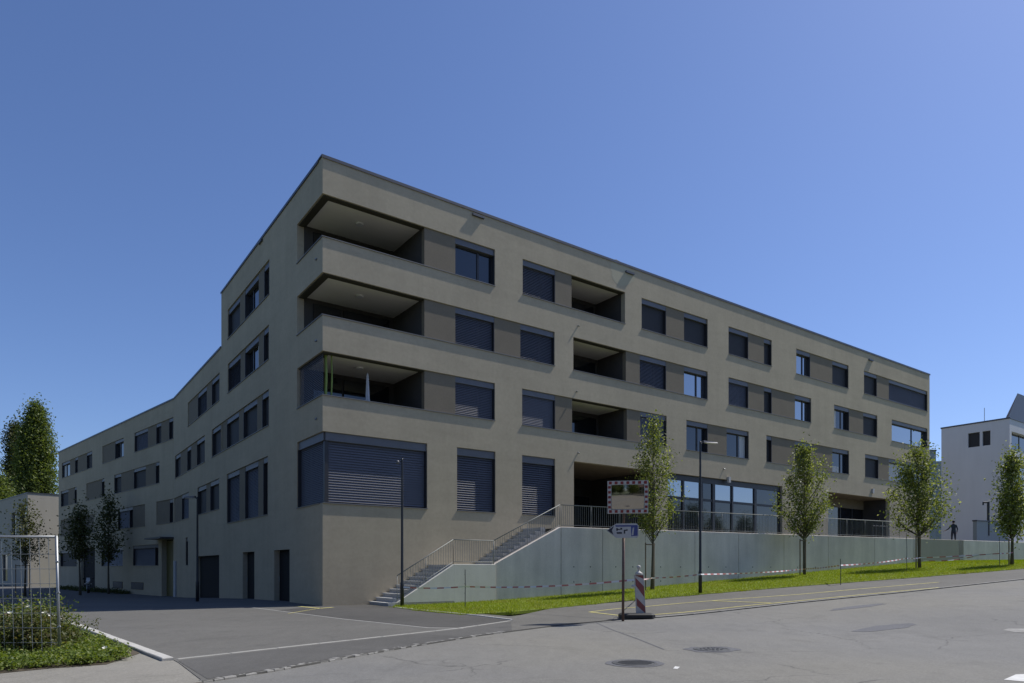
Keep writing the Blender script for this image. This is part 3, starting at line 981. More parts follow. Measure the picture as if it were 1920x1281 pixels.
# the outer skin
L2 = along(F2, 110)
mb = MB(); wall_grid(mb, FR, 0.0, LEN, -1.0, Z_ROOF, ops_R); obj('wall', mb, M['stucco'], apt)
mb = MB()
low = [o for o in ops_L]
aa = [o for o in ops_L if o[0] < DEP]
tall_z = [o for o in ops_L if o[3] > Z_WING - 0.05]
wall_grid(mb, FL, 0.0, TK, -1.4, Z_WING, [o for o in ops_L if o not in tall_z])
wall_grid(mb, FL, 0.0, DEP, Z_WING, Z_ROOF, [(o[0], o[1], max(o[2], Z_WING), *o[3:]) for o in tall_z])
obj('wall', mb, M['stucco'], apt)
mb = MB(); wall_grid(mb, F2, 0.0, L2, -1.6, Z_WING, ops_2); obj('wall', mb, M['stucco'], apt)

FB = frame2(FL(DEP, 0, 0)[:2], DR, (-DL[0], -DL[1]))
mb = MB(); wall_grid(mb, FB, 0.0, LEN, -1.0, Z_ROOF, []); obj('rear_wall', mb, M['stucco'], apt)
mb = MB()
mb.poly([FR(LEN, 0, -1), FR(LEN, DEP, -1), FR(LEN, DEP, Z_ROOF), FR(LEN, 0, Z_ROOF)])
obj('wall', mb, M['stucco'], apt)
# other rear walls and roofs
WD = 12.0
mb = MB()
mb.poly([FL(DEP, 0, Z_WING), FL(DEP, LEN, Z_WING), FL(DEP, LEN, Z_ROOF), FL(DEP, 0, Z_ROOF)])
mb.poly([FL(DEP, WD, -1.4), FL(TK, WD, -1.4), FL(TK, WD, Z_WING), FL(DEP, WD, Z_WING)])
mb.poly([F2(0, WD, -1.6), F2(L2, WD, -1.6), F2(L2, WD, Z_WING), F2(0, WD, Z_WING)])
mb.poly([F2(L2, 0, -1.6), F2(L2, WD, -1.6), F2(L2, WD, Z_WING), F2(L2, 0, Z_WING)])
mb.poly([FL(TK, WD, -1.6), F2(0, WD, -1.6), F2(0, WD, Z_WING), FL(TK, WD, Z_WING)])
obj('rear_wall', mb, M['stucco'], apt)
mb = MB()
mb.poly([FR(0, 0, Z_ROOF - 0.02), FR(LEN, 0, Z_ROOF - 0.02), FR(LEN, DEP, Z_ROOF - 0.02), FR(0, DEP, Z_ROOF - 0.02)])
mb.poly([FL(DEP, 0, Z_WING - 0.02), FL(TK, 0, Z_WING - 0.02), FL(TK, WD, Z_WING - 0.02), FL(DEP, WD, Z_WING - 0.02)])
mb.poly([F2(0, 0, Z_WING - 0.021), F2(L2, 0, Z_WING - 0.021), F2(L2, WD, Z_WING - 0.021), F2(0, WD, Z_WING - 0.021)])
mb.poly([FL(TK, 0, Z_WING - 0.022), F2(0, WD, Z_WING - 0.022), FL(TK, WD, Z_WING - 0.022)])
obj('roof', mb, M['roof'], apt)

# copings
def coping(F, a0, a1, z, trim0=0.0):
    mb = MB()
    mb.fbox(F, a0, a1, -0.045, 0.4, z + 0.002, z + 0.06)
    mb.fbox(F, a0, a1, -0.045, -0.037, z - 0.06, z + 0.002)
    return obj('coping', mb, M['coping'], apt)
coping(FR, -0.05, LEN + 0.05, Z_ROOF)
coping(FL, 0.41, DEP + 0.05, Z_ROOF)
coping(FL, DEP + 0.06, TK - 0.02, Z_WING)
coping(F2, 0.02, L2 + 0.05, Z_WING)

# corner loggias
aC, tC = along(FR, 797), along(FL, 557)
for row in 'ABC':
    z0, z1 = ROWS[row]
    zc, zf = z1 + 0.05, z0 - 0.95
    G = lambda s, t, z: FR(s, t, z)
    d = DEPTH
    mb = MB()
    mb.poly([G(d, d, zc), G(aC, d, zc), G(aC, tC, zc), G(d, tC, zc)], 0)
    mb.poly([G(d, d, z1), G(aC, d, z1), G(aC, d, zc), G(d, d, zc)], 2)
    mb.poly([G(d, d, z1), G(d, tC, z1), G(d, tC, zc), G(d, d, zc)], 2)
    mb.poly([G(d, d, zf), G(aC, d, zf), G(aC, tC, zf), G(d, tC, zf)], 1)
    mb.poly([G(d, d, zf), G(aC, d, zf), G(aC, d, z0), G(d, d, z0)], 2)
    mb.poly([G(d, d, zf), G(d, tC, zf), G(d, tC, z0), G(d, d, z0)], 2)
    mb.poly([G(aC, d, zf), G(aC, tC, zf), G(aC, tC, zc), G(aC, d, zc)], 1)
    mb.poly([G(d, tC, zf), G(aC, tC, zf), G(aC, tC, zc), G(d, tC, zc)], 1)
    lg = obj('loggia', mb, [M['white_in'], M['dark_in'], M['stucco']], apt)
    for s0, s1 in ((0.7, 2.0), (2.1, 4.3)):
        mb = MB(); mb.fbox(FR, s0, s1, tC - 0.07, tC - 0.01, zf + 0.05, zc - 0.2)
        obj('glass_door', mb, M['glass'], lg)
    mb = MB(); c = FR(2.2, 1.5, 0); mb.lathe((c[0], c[1], zc), [(0.16, -0.07), (0.17, -0.02), (0.17, -0.001)], 16)
    obj('ceiling_lamp', mb, M['white'], lg)
    # shadow-gap strip under the lintel
    mb = MB()
    mb.fbox(FR, 0.07, aC - 0.002, 0.07, d + 0.06, z1 - 0.035, z1 - 0.004)
    obj('blind_track', mb, M['olive'], lg)
    mb = MB()
    mb.fbox(FL, d + 0.065, tC - 0.002, 0.07, d + 0.06, z1 - 0.035, z1 - 0.004)
    obj('blind_track', mb, M['olive'], lg)
mb = MB(); mb.fbox(FR, 0.13, 0.29, 0.13, 0.29, zD0 + 0.02, zD1 - 0.003)
obj('corner_post', mb, M['frame'], apt)
# lowered blind on the yard side of the lowest corner loggia
z0, z1 = ROWS['C']
obj('blind', slats(FL, 0.26, tC - 0.02, z0 + 0.03, z1 - 0.01, 0.12), M['blind'], apt, kind='stuff', label='lowered blind on the yard side of the lowest corner loggia')

# water spouts
def spout(F, a, z, w, h, out, shape='box'):
    mb = MB()
    if shape == 'box':
        mb.fbox(F, a - w / 2, a + w / 2, -out, -0.002, z - h, z)
    else:
        mb.tube([F(a, 0.02, z + 0.04), F(a, -out * 0.5, z + 0.02), F(a, -out, z - 0.02)], w, 8)
    obj('water_spout', mb, M['coping' if shape == 'box' else 'steel'], apt)
for px, py in ((896, 408), (1180, 514), (1632, 677)):
    a = along(FR, px); spout(FR, a, height_at(py, FR(a, 0, 0)[1]) + 0.1, 0.62, 0.10, 0.10)
a = along(FL, 490); spout(FL, a, height_at(452, FL(a, 0, 0)[1]), 0.5, 0.10, 0.10)
for px, py in ((1084, 612), (1081, 735), (1084, 850), (1357, 880), (1500, 905)):
    a = along(FR, px); spout(FR, a, height_at(py, FR(a, 0, 0)[1]), 0.035, 0.1, 0.09, 'pipe')
for py in (487, 640, 786):
    a = along(FL, 594); spout(FL, a, height_at(py, FL(a, 0, 0)[1]), 0.04, 0.1, 0.06, 'pipe')

# ground floor: entrance recess, shop, passage
def recess(a0, a1, d, zf, zt, mats, name):
    mb = MB(); b0 = DEPTH
    mb.poly([FR(a0, b0, zt), FR(a1, b0, zt), FR(a1, d, zt), FR(a0, d, zt)], 0)
    mb.poly([FR(a0, b0, zf), FR(a0, d, zf), FR(a0, d, zt), FR(a0, b0, zt)], 1)
    mb.poly([FR(a1, b0, zf), FR(a1, d, zf), FR(a1, d, zt), FR(a1, b0, zt)], 1)
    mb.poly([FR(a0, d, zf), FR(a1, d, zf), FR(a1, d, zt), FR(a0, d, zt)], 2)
    mb.poly([FR(a0, b0, zf), FR(a1, b0, zf), FR(a1, d, zf), FR(a0, d, zf)], 3)
    return obj(name, mb, mats, apt)
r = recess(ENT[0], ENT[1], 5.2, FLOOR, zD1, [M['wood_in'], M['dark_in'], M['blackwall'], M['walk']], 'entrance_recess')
for k in range(3):
    s0 = ENT[0] + 0.5 + k * (ENT[1] - ENT[0] - 0.7) / 3
    mb = MB(); mb.fbox(FR, s0, s0 + (ENT[1] - ENT[0]) / 3 - 0.35, 5.08, 5.14, FLOOR + 0.02, FLOOR + 2.5)
    obj('glass_door', mb, M['glass'], r)
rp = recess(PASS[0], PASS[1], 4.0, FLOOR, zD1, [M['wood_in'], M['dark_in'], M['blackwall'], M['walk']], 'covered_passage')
for k in range(5):
    w_ = (PASS[1] - PASS[0]) / 5
    a0 = PASS[0] + k * w_
    mb = MB(); mb.fbox(FR, a0 + 0.06, a0 + w_ - 0.06, 2.1, 2.12, FLOOR + 0.05, zD1 - 0.7); obj('pane', mb, M['glass'], rp)
    mb = MB(); mb.fbox(FR, a0 - 0.06 * (k > 0), a0 + 0.06, 2.04, 2.16, FLOOR + 0.005, zD1 - 0.7); obj('mullion', mb, M['frame'], rp)
mb = MB(); mb.fbox(FR, PASS[0] + .003, PASS[1] - .003, 2.04, 2.2, zD1 - 0.698, zD1 - 0.003); obj('fascia', mb, M['panel'], rp)
# shop front: tall coated panes between dark mullions
BAYS = [(1252, 1285, 's'), (1285, 1319, 's'), (1319, 1342, 'd'), (1342, 1377, 's'), (1377, 1420, 's'), (1420, 1467, 'd')]
mbf = MB()
mbf.fbox(FR, SHOP[0], SHOP[1], 0.15, 0.26, FLOOR + 0.001, FLOOR + 0.12)
mbf.fbox(FR, SHOP[0], SHOP[1], 0.15, 0.26, zD1 - 0.34, zD1 - 0.002)
edges = [SHOP[0]] + [along(FR, b_[1]) for b_ in BAYS]
edges[-1] = SHOP[1]
for k, a in enumerate(edges):
    w = 0.12 if k in (2, 3, 5) else 0.075
    mbf.fbox(FR, max(SHOP[0], a - w), min(SHOP[1], a + w), 0.13, 0.28, FLOOR + 0.121, zD1 - 0.341)
sf = obj('shop_front', mbf, M['frame'], apt)
for k, b_ in enumerate(BAYS):
    a0, a1 = edges[k] + 0.05, edges[k + 1] - 0.05
    zm = zD1 - 1.35
    for z0, z1, top in ((FLOOR + 0.1, zm, False), (zm, zD1 - 0.33, True)):
        mb = MB(); mb.fbox(FR, a0, a1, 0.20, 0.21, z0, z1)
        obj('pane', mb, M['glass_bright' if b_[2] == 's' and top else 'glass'], sf)
    mb = MB(); mb.fbox(FR, a0 + 0.02, a1 - 0.02, 0.165, 0.198, zm - 0.07, zm + 0.07); obj('transom', mb, M['frame'], sf)
# ================================================================== terrace, retaining walls, stair, railings
mb = MB()
tp = [FR(10.4, 0.3, ZT - 0.03), FR(LEN + 8, 0.3, ZT - 0.03), FR(LEN + 30, 12, ZT - 0.03), FW(75, 0.3, ZT - 0.03), FW(wpx(1052) + 0.1, 0.3, ZT - 0.03)]
mb.poly(tp)
terrace = obj('terrace', mb, M['walk'], kind='structure')

wall_t = thing('retaining_wall', 'long blue-grey concrete retaining wall below the terrace railing', 'wall', (W0.x, W0.y, 0))
def wall_panel(F, a0, a1, z0a, z0b, z1a, z1b, th, mat, parent, gap=0.028):
    mb = MB(); e = 0.014
    a0 += gap / 2; a1 -= gap / 2
    mb.hexa([F(a0, 0, z0a), F(a1, 0, z0b), F(a1, th, z0b), F(a0, th, z0a), F(a0, 0, z1a - e), F(a1, 0, z1b - e), F(a1, th, z1b - e), F(a0, th, z1a - e)])
    mb.hexa([F(a0, 0, z1a - e), F(a1, 0, z1b - e), F(a1, th, z1b - e), F(a0, th, z1a - e),
             F(a0 + e, e, z1a), F(a1 - e, e, z1b), F(a1 - e, th - e, z1b), F(a0 + e, th - e, z1a)])
    return obj('wall_panel', mb, mat, parent)
aS = wpx(1052)
wall_panel(FW, 0.0, aS, -0.6, -0.6, 1.70, ZT, 0.24, M['concrete'], wall_t)
cuts = [aS] + [wpx(p) for p in (1130, 1210, 1303, 1385, 1470, 1553, 1640, 1722)]
for a0, a1 in zip(cuts, cuts[1:]):
    wall_panel(FW, a0, a1, -0.6, -0.6, ZT, ZT, 0.24, M['concrete'], wall_t)
mb = MB(); mb.fbox(FW, 0.3, cuts[-1] - 0.1, 0.03, 0.20, -0.6, 1.75); mb.fbox(FW, aS + 0.02, cuts[-1] - 0.1, 0.03, 0.20, 1.752, ZT - 0.05); obj('joint_filler', mb, M['door'], wall_t)
mb = MB()
for a0, a1 in zip(cuts, cuts[1:]):            # tie-hole cones left by the shuttering
    for k in (0.3, 0.7):
        for z in (0.9, 1.6):
            a = a0 + (a1 - a0) * k
            if z + 0.5 < ZT and z > gz(*FW(a, 0, 0)[:2]) + 0.3:
                mb.tube([FW(a, -0.003, z), FW(a, 0.02, z)], 0.03, 10)
obj('tie_holes', mb, M['door'], wall_t, kind='stuff')
# the recessed stretch and the wall beyond it
aG0, aG1 = wpx(1722), wpx(1797)
far_wall = thing('retaining_wall', 'concrete retaining wall at the right behind the last street tree', 'wall', FW(aG1, 0, 0))
c2 = [aG1 + 0.02, wpx(1870), wpx(1930), wpx(1990)]
for a0, a1 in zip(c2, c2[1:]):
    wall_panel(FW, a0, a1, 0.3, 0.3, ZT + 0.0, ZT + 0.0, 0.24, M['concrete'], far_wall)
back_wall = thing('retaining_wall', 'short brownish wall set back behind the small steps at the right', 'wall', FW(aG0, 2.6, 0))
wall_panel(FW, aG0 - 0.6, aG1 + 0.6, 0.3, 0.3, ZT, ZT, 0.24, M['beige_house'], back_wall)

st2 = thing('steps', 'small flight of steps in the gap between the concrete walls', 'steps', FW(aG0, 0, gz(*FW(aG0, 0, 0)[:2])))
zs = gz(*FW((aG0 + aG1) / 2, 0, 0)[:2])
for k in range(7):
    mb = MB(); b = 0.25 + k * 0.32
    mb.fbox(FW, aG0 + 0.02, aG1 - 0.02, b, 2.6, zs - 0.2 if k == 0 else zs + 0.17 * k, zs + 0.17 * (k + 1))
    obj('step', mb, M['step'], st2)

# low lit wall beside the lower flight
FN = frame2(FR(0, NW, 0)[:2], DR, DL)          # in front of the street front
stair_wall = thing('stair_wall', 'pale low concrete wall beside the lower flight of the stair', 'wall', FN(SW0, 0, 0))
ZL = 1.68
s_up = 4.98
wall_panel(FN, SW0, s_up, -0.5, -0.5, 0.12, ZL + 0.02, 0.18, M['concrete2'], stair_wall, 0.0)
wall_panel(FN, s_up, SW1 - 0.02, -0.5, -0.5, ZL + 0.02, ZL + 0.02, 0.18, M['concrete2'], stair_wall, 0.004)

stair = thing('stair', 'grey concrete outdoor stair with a landing climbing along the building to the terrace', 'stair', FR(2.0, -0.8, 0))
nst = 10
for k in range(nst):
    s = 1.95 + k * (s_up - 1.95) / nst
    mb = MB()
    z0 = -0.3 if k == 0 else ZL * k / nst - 0.02
    n0 = NW + 0.19 if s > SW0 else NW
    mb.fbox(FR, s + 0.03, s_up, n0, -0.012, z0, ZL * (k + 1) / nst - 0.05)
    mb.fbox(FR, s, s_up, n0, -0.012, ZL * (k + 1) / nst - 0.05, ZL * (k + 1) / nst)
    obj('step', mb, M['step'], stair)
mb = MB(); mb.fbox(FR, s_up + 0.002, SW1 + 0.05, NW + 0.19, -0.012, ZL - 0.2, ZL); obj('landing', mb, M['step'], stair)
for k in range(nst):
    s = SW1 + 0.05 + k * 3.0 / nst
    z1 = ZL + (ZT - ZL) * (k + 1) / nst
    mb = MB()
    mb.fbox(FR, s + 0.03, SW1 + 3.06, NW + 0.40, -0.012, ZL + (ZT - ZL) * k / nst - 0.02, z1 - 0.05)
    mb.fbox(FR, s, SW1 + 3.06, NW + 0.40, -0.012, z1 - 0.05, z1)
    obj('step', mb, M['step'], stair)

def railing(name, label, segs, parent_loc, height=1.02, pitch=0.115):
    """segs: list of (point0, point1) along the foot line"""
    t = thing(name, label, 'railing', parent_loc)
    bars = MB()
    for p0, p1 in segs:
        p0, p1 = Vector(p0), Vector(p1)
        L = (p1 - p0).to_2d().length
        up = Vector((0, 0, height))
        mb = MB(); mb.tube([p0 + up, p1 + up], 0.019, 8); obj('top_rail', mb, M['rail'], t, True)
        lo = Vector((0, 0, 0.09))
        mb = MB(); mb.tube([p0 + lo, p1 + lo], 0.013, 6); obj('bottom_rail', mb, M['rail'], t, True)
        k = max(1, round(L / 1.7))
        for i in range(k + 1):
            q = p0.lerp(p1, i / k)
            mb = MB(); mb.tube([q - Vector((0, 0, 0.12)), q + up - Vector((0, 0, .02))], 0.014, 6); obj('post', mb, M['rail'], t, True)
        nb = round(L / pitch)
        for i in range(1, nb):
            q = p0.lerp(p1, i / nb)
            bars.tube([q + lo, q + up - Vector((0, 0, 0.02))], 0.0075, 4, False)
    obj('bars', bars, M['rail'], t, kind='stuff')
    return t
zn = lambda F, a, n, z: Vector(F(a, n, z))
railing('railing', 'thin barred steel railing climbing beside the stair steps', [
    (zn(FN, SW0 + 0.15, 0.09, 0.22), zn(FN, s_up, 0.09, ZL + 0.03)),
    (zn(FN, s_up, 0.09, ZL + 0.03), zn(FN, SW1 - 0.05, 0.09, ZL + 0.03)),
    (zn(FW, 0.05, 0.12, ZL + 0.03), zn(FW, aS, 0.12, ZT))], FN(SW0, 0, 0))
railing('railing', 'long barred steel railing along the top of the retaining wall', [
    (zn(FW, aS + 0.08, 0.12, ZT), zn(FW, wpx(1722) - 0.1, 0.12, ZT))], FW(aS, 0, ZT))

# ================================================================== street furniture
def lamp_post(px, py, top_py, label, head):
    c = ground_at(px, py)
    h = height_at(top_py, c.y) - c.z
    t = thing('street_lamp', label, 'street lamp', c, 'street lamps')
    mb = MB()
    mb.lathe(c, [(0.075, -0.05), (0.075, 0.9), (0.065, 0.95), (0.055, 0.98), (0.045, h * 0.7), (0.036, h - 0.05), (0.036, h)], 14)
    obj('pole', mb, M['lamp'], t, True)
    p = c + Vector((0, 0, h))
    mb = MB()
    if head == 'side':
        mb.tube([p - Vector((0, 0, 0.12)), p + Vector((-0.12, -0.05, -0.10))], 0.02, 6)
        obj('arm', mb, M['lamp'], t)
        mb = MB(); q = p + Vector((-0.16, -0.06, -0.15))
        mb.lathe(q, [(0.03, -0.07), (0.06, -0.06), (0.065, 0.02), (0.04, 0.06), (0.02, 0.07)], 14)
        obj('lamp_head', mb, M['box'], t, True)
    else:
        s = 1 if head == 'right' else -1
        ex = Vector((E[0], E[1], 0)) * s if head == 'right' else Vector((-0.8, 0.3, 0))
        n = Vector((-ex.y, ex.x, 0)).normalized()
        mb.tube([p - Vector((0, 0, 0.1)), p + ex * 0.2 + Vector((0, 0, 0.0))], 0.025, 8)
        obj('arm', mb, M['lamp'], t)
        mb = MB(); a, b = p + ex * 0.15, p + ex * 0.85
        up = Vector((0, 0, 1))
        mb.hexa([a - n * .07 - up * .03, b - n * .12 - up * .02, b + n * .12 - up * .02, a + n * .07 - up * .03,
                 a - n * .05 + up * .05, b - n * .09 + up * .03, b + n * .09 + up * .03, a + n * .05 + up * .05])
        obj('lamp_head', mb, M['box'], t)
        mb = MB(); a, b = p + ex * 0.3, p + ex * 0.78
        mb.hexa([a - n * .06 - up * .045, b - n * .08 - up * .04, b + n * .08 - up * .04, a + n * .06 - up * .045,
                 a - n * .07 - up * .028, b - n * .10 - up * .022, b + n * .10 - up * .022, a + n * .07 - up * .028])
        obj('lens', mb, M['headlight'], t)
    return t
lamp_post(754, 1139, 860, 'slim dark lamp post with a small hanging head at the foot of the stair', 'side')
lamp_post(1313, 1115, 828, 'tall grey-green lamp post with a flat arm head on the grass strip', 'right')
lamp_post(370, 1129, 932, 'dark lamp post in the shaded yard beside the garage door', 'left')

# traffic mirror with arrow sign
sb = ground_at(1168, 1163, 0.03)
ds = sb.y
SX = lambda px: (px - 960.0) / 1290.0 * ds
SZ = lambda py: height_at(py, ds)
sign = thing('sign_post', 'traffic mirror with red and white border on a rusty post with a blue arrow sign', 'sign', sb)
mb = MB(); mb.tube([(sb.x, ds, sb.z - 0.05), (sb.x + 0.02, ds, SZ(985))], 0.038, 10); mb.tube([(sb.x + 0.02, ds, SZ(985)), (sb.x + 0.05, ds, SZ(915))], 0.034, 10)
obj('post', mb, M['rust'], sign, True)
yaw = R(-9)
tip = 0.13
def TS(cx, cz, y0):
    """local x,z on a board turned a little about the vertical"""
    def T(x, y, z):
        y = y - z * tip
        return (cx + x * math.cos(yaw) - y * math.sin(yaw), ds + y0 + x * math.sin(yaw) + y * math.cos(yaw), cz + z)
    return T
cx, cz = SX(1176), SZ(933)
hw, hh = (SX(1213) - SX(1138)) / 2, (SZ(903) - SZ(963)) / 2
T = TS(cx, cz, -0.10)
mb = MB(); bt = 0.105
mb.fbox(T, -hw, hw, -0.03, 0.05, hh - bt, hh)
mb.fbox(T, -hw, hw, -0.03, 0.05, -hh, -hh + bt)
mb.fbox(T, -hw, -hw + bt, -0.03, 0.05, -hh + bt, hh - bt)
mb.fbox(T, hw - bt, hw, -0.03, 0.05, -hh + bt, hh - bt)
mf = obj('mirror_frame', mb, M['dirty_white'], sign)
nb = 7
for k in range(nb):
    x0 = -hw + (2 * hw) * (k + 0.25) / nb; x1 = x0 + hw / nb
    for z0, z1 in ((hh - bt + .012, hh - 0.018), (-hh + 0.018, -hh + bt - .012)):
        mb = MB(); mb.fbox(T, x0, x1, -0.033, -0.030, z0, z1); obj('red_mark', mb, M['red'], mf)
nb = 5
for k in range(nb):
    z0 = -hh + bt + (2 * hh - 2 * bt) * (k + 0.25) / nb; z1 = z0 + (hh - bt) / nb
    for x0, x1 in ((-hw + 0.018, -hw + bt - .012), (hw - bt + .012, hw - 0.018)):
        mb = MB(); mb.fbox(T, x0, x1, -0.033, -0.030, z0, z1); obj('red_mark', mb, M['red'], mf)
mb = MB(); nxm, nzm = 14, 12; iw, ih = hw - bt, hh - bt
for j in range(nzm + 1):
    for i in range(nxm + 1):
        x, z = -iw + 2 * iw * i / nxm, -ih + 2 * ih * j / nzm
        bul = 0.055 * (1 - (x / iw) ** 2 * 0.55 - (z / ih) ** 2 * 0.45)
        mb.v.append(T(x, 0.03 - bul, z))
for j in range(nzm):
    for i in range(nxm):
        a = j * (nxm + 1) + i
        mb.f.append((a, a + 1, a + nxm + 2, a + nxm + 1)); mb.mi.append(0)
obj('mirror_glass', mb, M['mirror'], sign, True)
mb = MB(); mb.fbox(T, -0.05, 0.05, 0.052, 0.14, -0.25, 0.25); obj('bracket', mb, M['steel'], sign)
# arrow sign
tip = 0.0
T = TS(SX(1168), SZ(996.5), -0.06)
kx = ds / 1290.0
def shape(name, pts, y0, y1, mat, parent):
    mb = MB(); n = len(pts)
    f = [T((x - 1168) * kx, y0, -(y - 996.5) * kx) for x, y in pts]
    b = [T((x - 1168) * kx, y1, -(y - 996.5) * kx) for x, y in pts]
    mb.poly(f); mb.poly(b[::-1])
    for i in range(n):
        mb.poly([f[i], f[(i + 1) % n], b[(i + 1) % n], b[i]])
    return obj(name, mb, mat, parent)
bd = shape('arrow_board', [(1136.5, 995), (1155, 982), (1192, 982), (1196, 986), (1196, 1006), (1193, 1009), (1155, 1009)], -0.012, 0.012, M['dirty_white'], sign)
shape('arrow_tip', [(1138.5, 995), (1151, 986.5), (1147, 995), (1150, 1003)], -0.0145, -0.0125, M['signmark'], bd)
shape('blue_field', [(1153, 985.2), (1193.5, 985.2), (1194.5, 987), (1194.5, 1005), (1182.5, 1006), (1182, 988), (1154, 988)], -0.0145, -0.0125, M['signblue'], bd)
for q in ([(1155, 990.5), (1158, 990.5), (1158, 995.5), (1155, 995.5)], [(1162.5, 990), (1166, 990), (1166, 993.5), (1162.5, 993.5)],
          [(1158, 992), (1162.5, 992.8), (1162.5, 994), (1158, 994)], [(1155.5, 998), (1165.5, 998), (1165.5, 1001.2), (1156, 1001.2)],
          [(1169, 994), (1176, 993), (1176, 995.5), (1171.5, 996), (1171.5, 1001), (1169, 1001)]):
    shape('print_mark', q, -0.0145, -0.0125, M['signmark'], bd)
shape('white_stroke', [(1185.5, 990), (1188, 990), (1186.5, 1004), (1183.5, 1004)], -0.0165, -0.0147, M['dirty_white'], bd)
for z in (988, 1005):
    mb = MB(); mb.tube([(SX(1168), ds - 0.05, SZ(z)), (SX(1168) + 0.02, ds + 0.04, SZ(z))], 0.05, 8); obj('clamp', mb, M['steel'], sign)

M['beacon_red'] = surf('faded_beacon_red', (0.22, 0.06, 0.055), 0.6, 0.25, 6)
# beacon on a rubber foot
bb = ground_at(1202, 1158, 0.03)
beacon = thing('warning_beacon', 'red and white striped warning beacon standing in a black rubber foot plate', 'beacon', bb)
db = bb.y
BX = lambda px: (px - 960.0) / 1290.0 * db
BZ = lambda py: height_at(py, db)
mb = MB()
x0, x1 = BX(1161), BX(1226)
ring = [(x0, db - .22), (x0 + .08, db - .30), (x1 - .10, db - .30), (x1, db - .2), (x1, db + .16), (x1 - .1, db + .26), (x0 + .08, db + .26), (x0, db + .18)]
zz = bb.z
b = [(x, y, zz + 0.002) for x, y in ring]; m = [(x, y, zz + 0.09) for x, y in ring]
cxm, cym = (x0 + x1) / 2, db
tt = [(cxm + (x - cxm) * 0.9, cym + (y - cym) * 0.85, zz + 0.125) for x, y in ring]
for r0, r1 in ((b, m), (m, tt)):
    for i in range(8): mb.poly([r0[i], r0[(i + 1) % 8], r1[(i + 1) % 8], r1[i]])
mb.poly(tt)
obj('foot_plate', mb, M['black'], beacon)
yaw = R(14)
ds_save = ds; ds = db
T = TS((BX(1190) + BX(1213)) / 2 + 0.01, zz, 0.0)
bw = (BX(1211) - BX(1193)) / 2
zb0, zb1 = 0.10, BZ(1078) - zz
lean = 0.06
TT = T
T = lambda x, y, z: TT(x - lean * z, y, z)
mb = MB()
mb.fbox(T, -bw, bw, -0.03, 0.03, zb0, zb1)
bp = obj('board', mb, M['dirty_white'], beacon)
def stripe(z):
    pts = [(-bw + .012, z + .05), (bw - .012, z - 0.30), (bw - .012, z + 0.02), (-bw + .012, z + 0.28)]
    def clip(x, y, zq): return T(x, y, min(max(zq, zb0 + 0.02), zb1 - 0.012))
    mb = MB()
    f = [clip(x, -0.0335, q) for x, q in pts]; g = [clip(x, -0.0305, q) for x, q in pts]
    mb.poly(f)
    for i in range(4): mb.poly([f[i], f[(i + 1) % 4], g[(i + 1) % 4], g[i]])
    obj('red_stripe', mb, M['beacon_red'], bp)
for z in (0.30, 0.88, 1.42): stripe(z)
mb = MB(); p = Vector(T(0, 0, zb1))
mb.lathe(p, [(0.10, -0.01), (0.11, 0.05), (0.06, 0.09), (0.03, 0.10), (0.03, 0.17), (0.05, 0.18), (0.05, 0.26), (0.01, 0.28)], 14)
obj('cap', mb, M['dirty_white'], beacon, True)
mb = MB(); p = Vector(T(-bw, -0.02, zb1 - 0.32)); mb.tube([p, p + Vector((-0.10, -0.03, 0.0))], [0.03, 0.04], 8)
obj('tape_hook', mb, M['dirty_white'], beacon)
T = TT
ds = ds_save

# ------------------------------------------------------------------ barrier tape and its thin posts
M['tape_red'] = surf('tape_red', (0.50, 0.17, 0.15), 0.5, 0.05, 4)
M['tape_white'] = surf('tape_white', (0.76, 0.75, 0.74), 0.45, 0.03, 4)
def tape(p0, p1, sag, label, twist=0.4):
    p0, p1 = Vector(p0), Vector(p1); L = (p1 - p0).length
    n = max(6, int(L / 0.28)); mb = MB()
    pts = []
    d = (p1 - p0).normalized(); side = Vector((-d.y, d.x, 0)).normalized()
    for i in range(n + 1):
        k = i / n
        c = p0.lerp(p1, k) - Vector((0, 0, sag * 4 * k * (1 - k)))
        a = twist * math.sin(k * 9.0 + p0.x) + random.uniform(-0.12, 0.12)
        w = (Vector((0, 0, 1)) * math.cos(a) + side * math.sin(a)) * 0.026
        pts.append((c - w, c + w))
    for i in range(n):
        a, b = pts[i], pts[i + 1]
        for o in (0.0, 0.0012):
            s = side * o
            mb.poly([a[0] + s, b[0] + s, b[1] + s, a[1] + s], i % 2)
    o = obj('barrier_tape', mb, [M['tape_white'], M['tape_red']], base=p0)
    return tag(o, label, 'barrier tape', 'spans of red and white barrier tape')
def tpost(px, py, top, label):
    c = ground_at(px, py, 0.05); h = height_at(top, c.y) - c.z
    mb = MB(); mb.tube([c - Vector((0, 0, 0.1)), c + Vector((0.01, 0, h * 0.6)), c + Vector((0.0, 0.02, h))], [0.016, 0.015, 0.014], 6)
    for k in range(3):
        z = h * (0.35 + 0.25 * k); q = c + Vector((0.01, 0, z))
        mb.tube([q, q + Vector((-0.035, -0.02, 0.05))], 0.006, 5)
    o = obj('tape_post', mb, M['iron'], base=c)
    tag(o, label, 'post', 'thin iron posts holding the tape')
    return c, h
def on_wall(F, px, py, n=-0.12):
    p = F(along(F, px, n), n, 0); return Vector((p[0], p[1], height_at(py, p[1])))
c1, h1 = tpost(872, 1139, 1068, 'thin rusty iron post before the pale stair wall')
c2_, h2 = tpost(1576, 1096, 1048, 'thin iron post on the grass between the second and third street tree')
c3, h3 = tpost(1700, 1072, 1000, 'thin dark iron post just left of the third street tree')
c4, h4 = tpost(1874, 1062, 1008, 'thin dark iron post left of the last street tree')
at = lambda c, py: Vector((c.x, c.y, height_at(py, c.y)))
lampA = ground_at(754, 1139)
P_lamp = Vector((lampA.x + 0.06, lampA.y - 0.06, height_at(1101, lampA.y)))
P_a = at(c1, 1100)
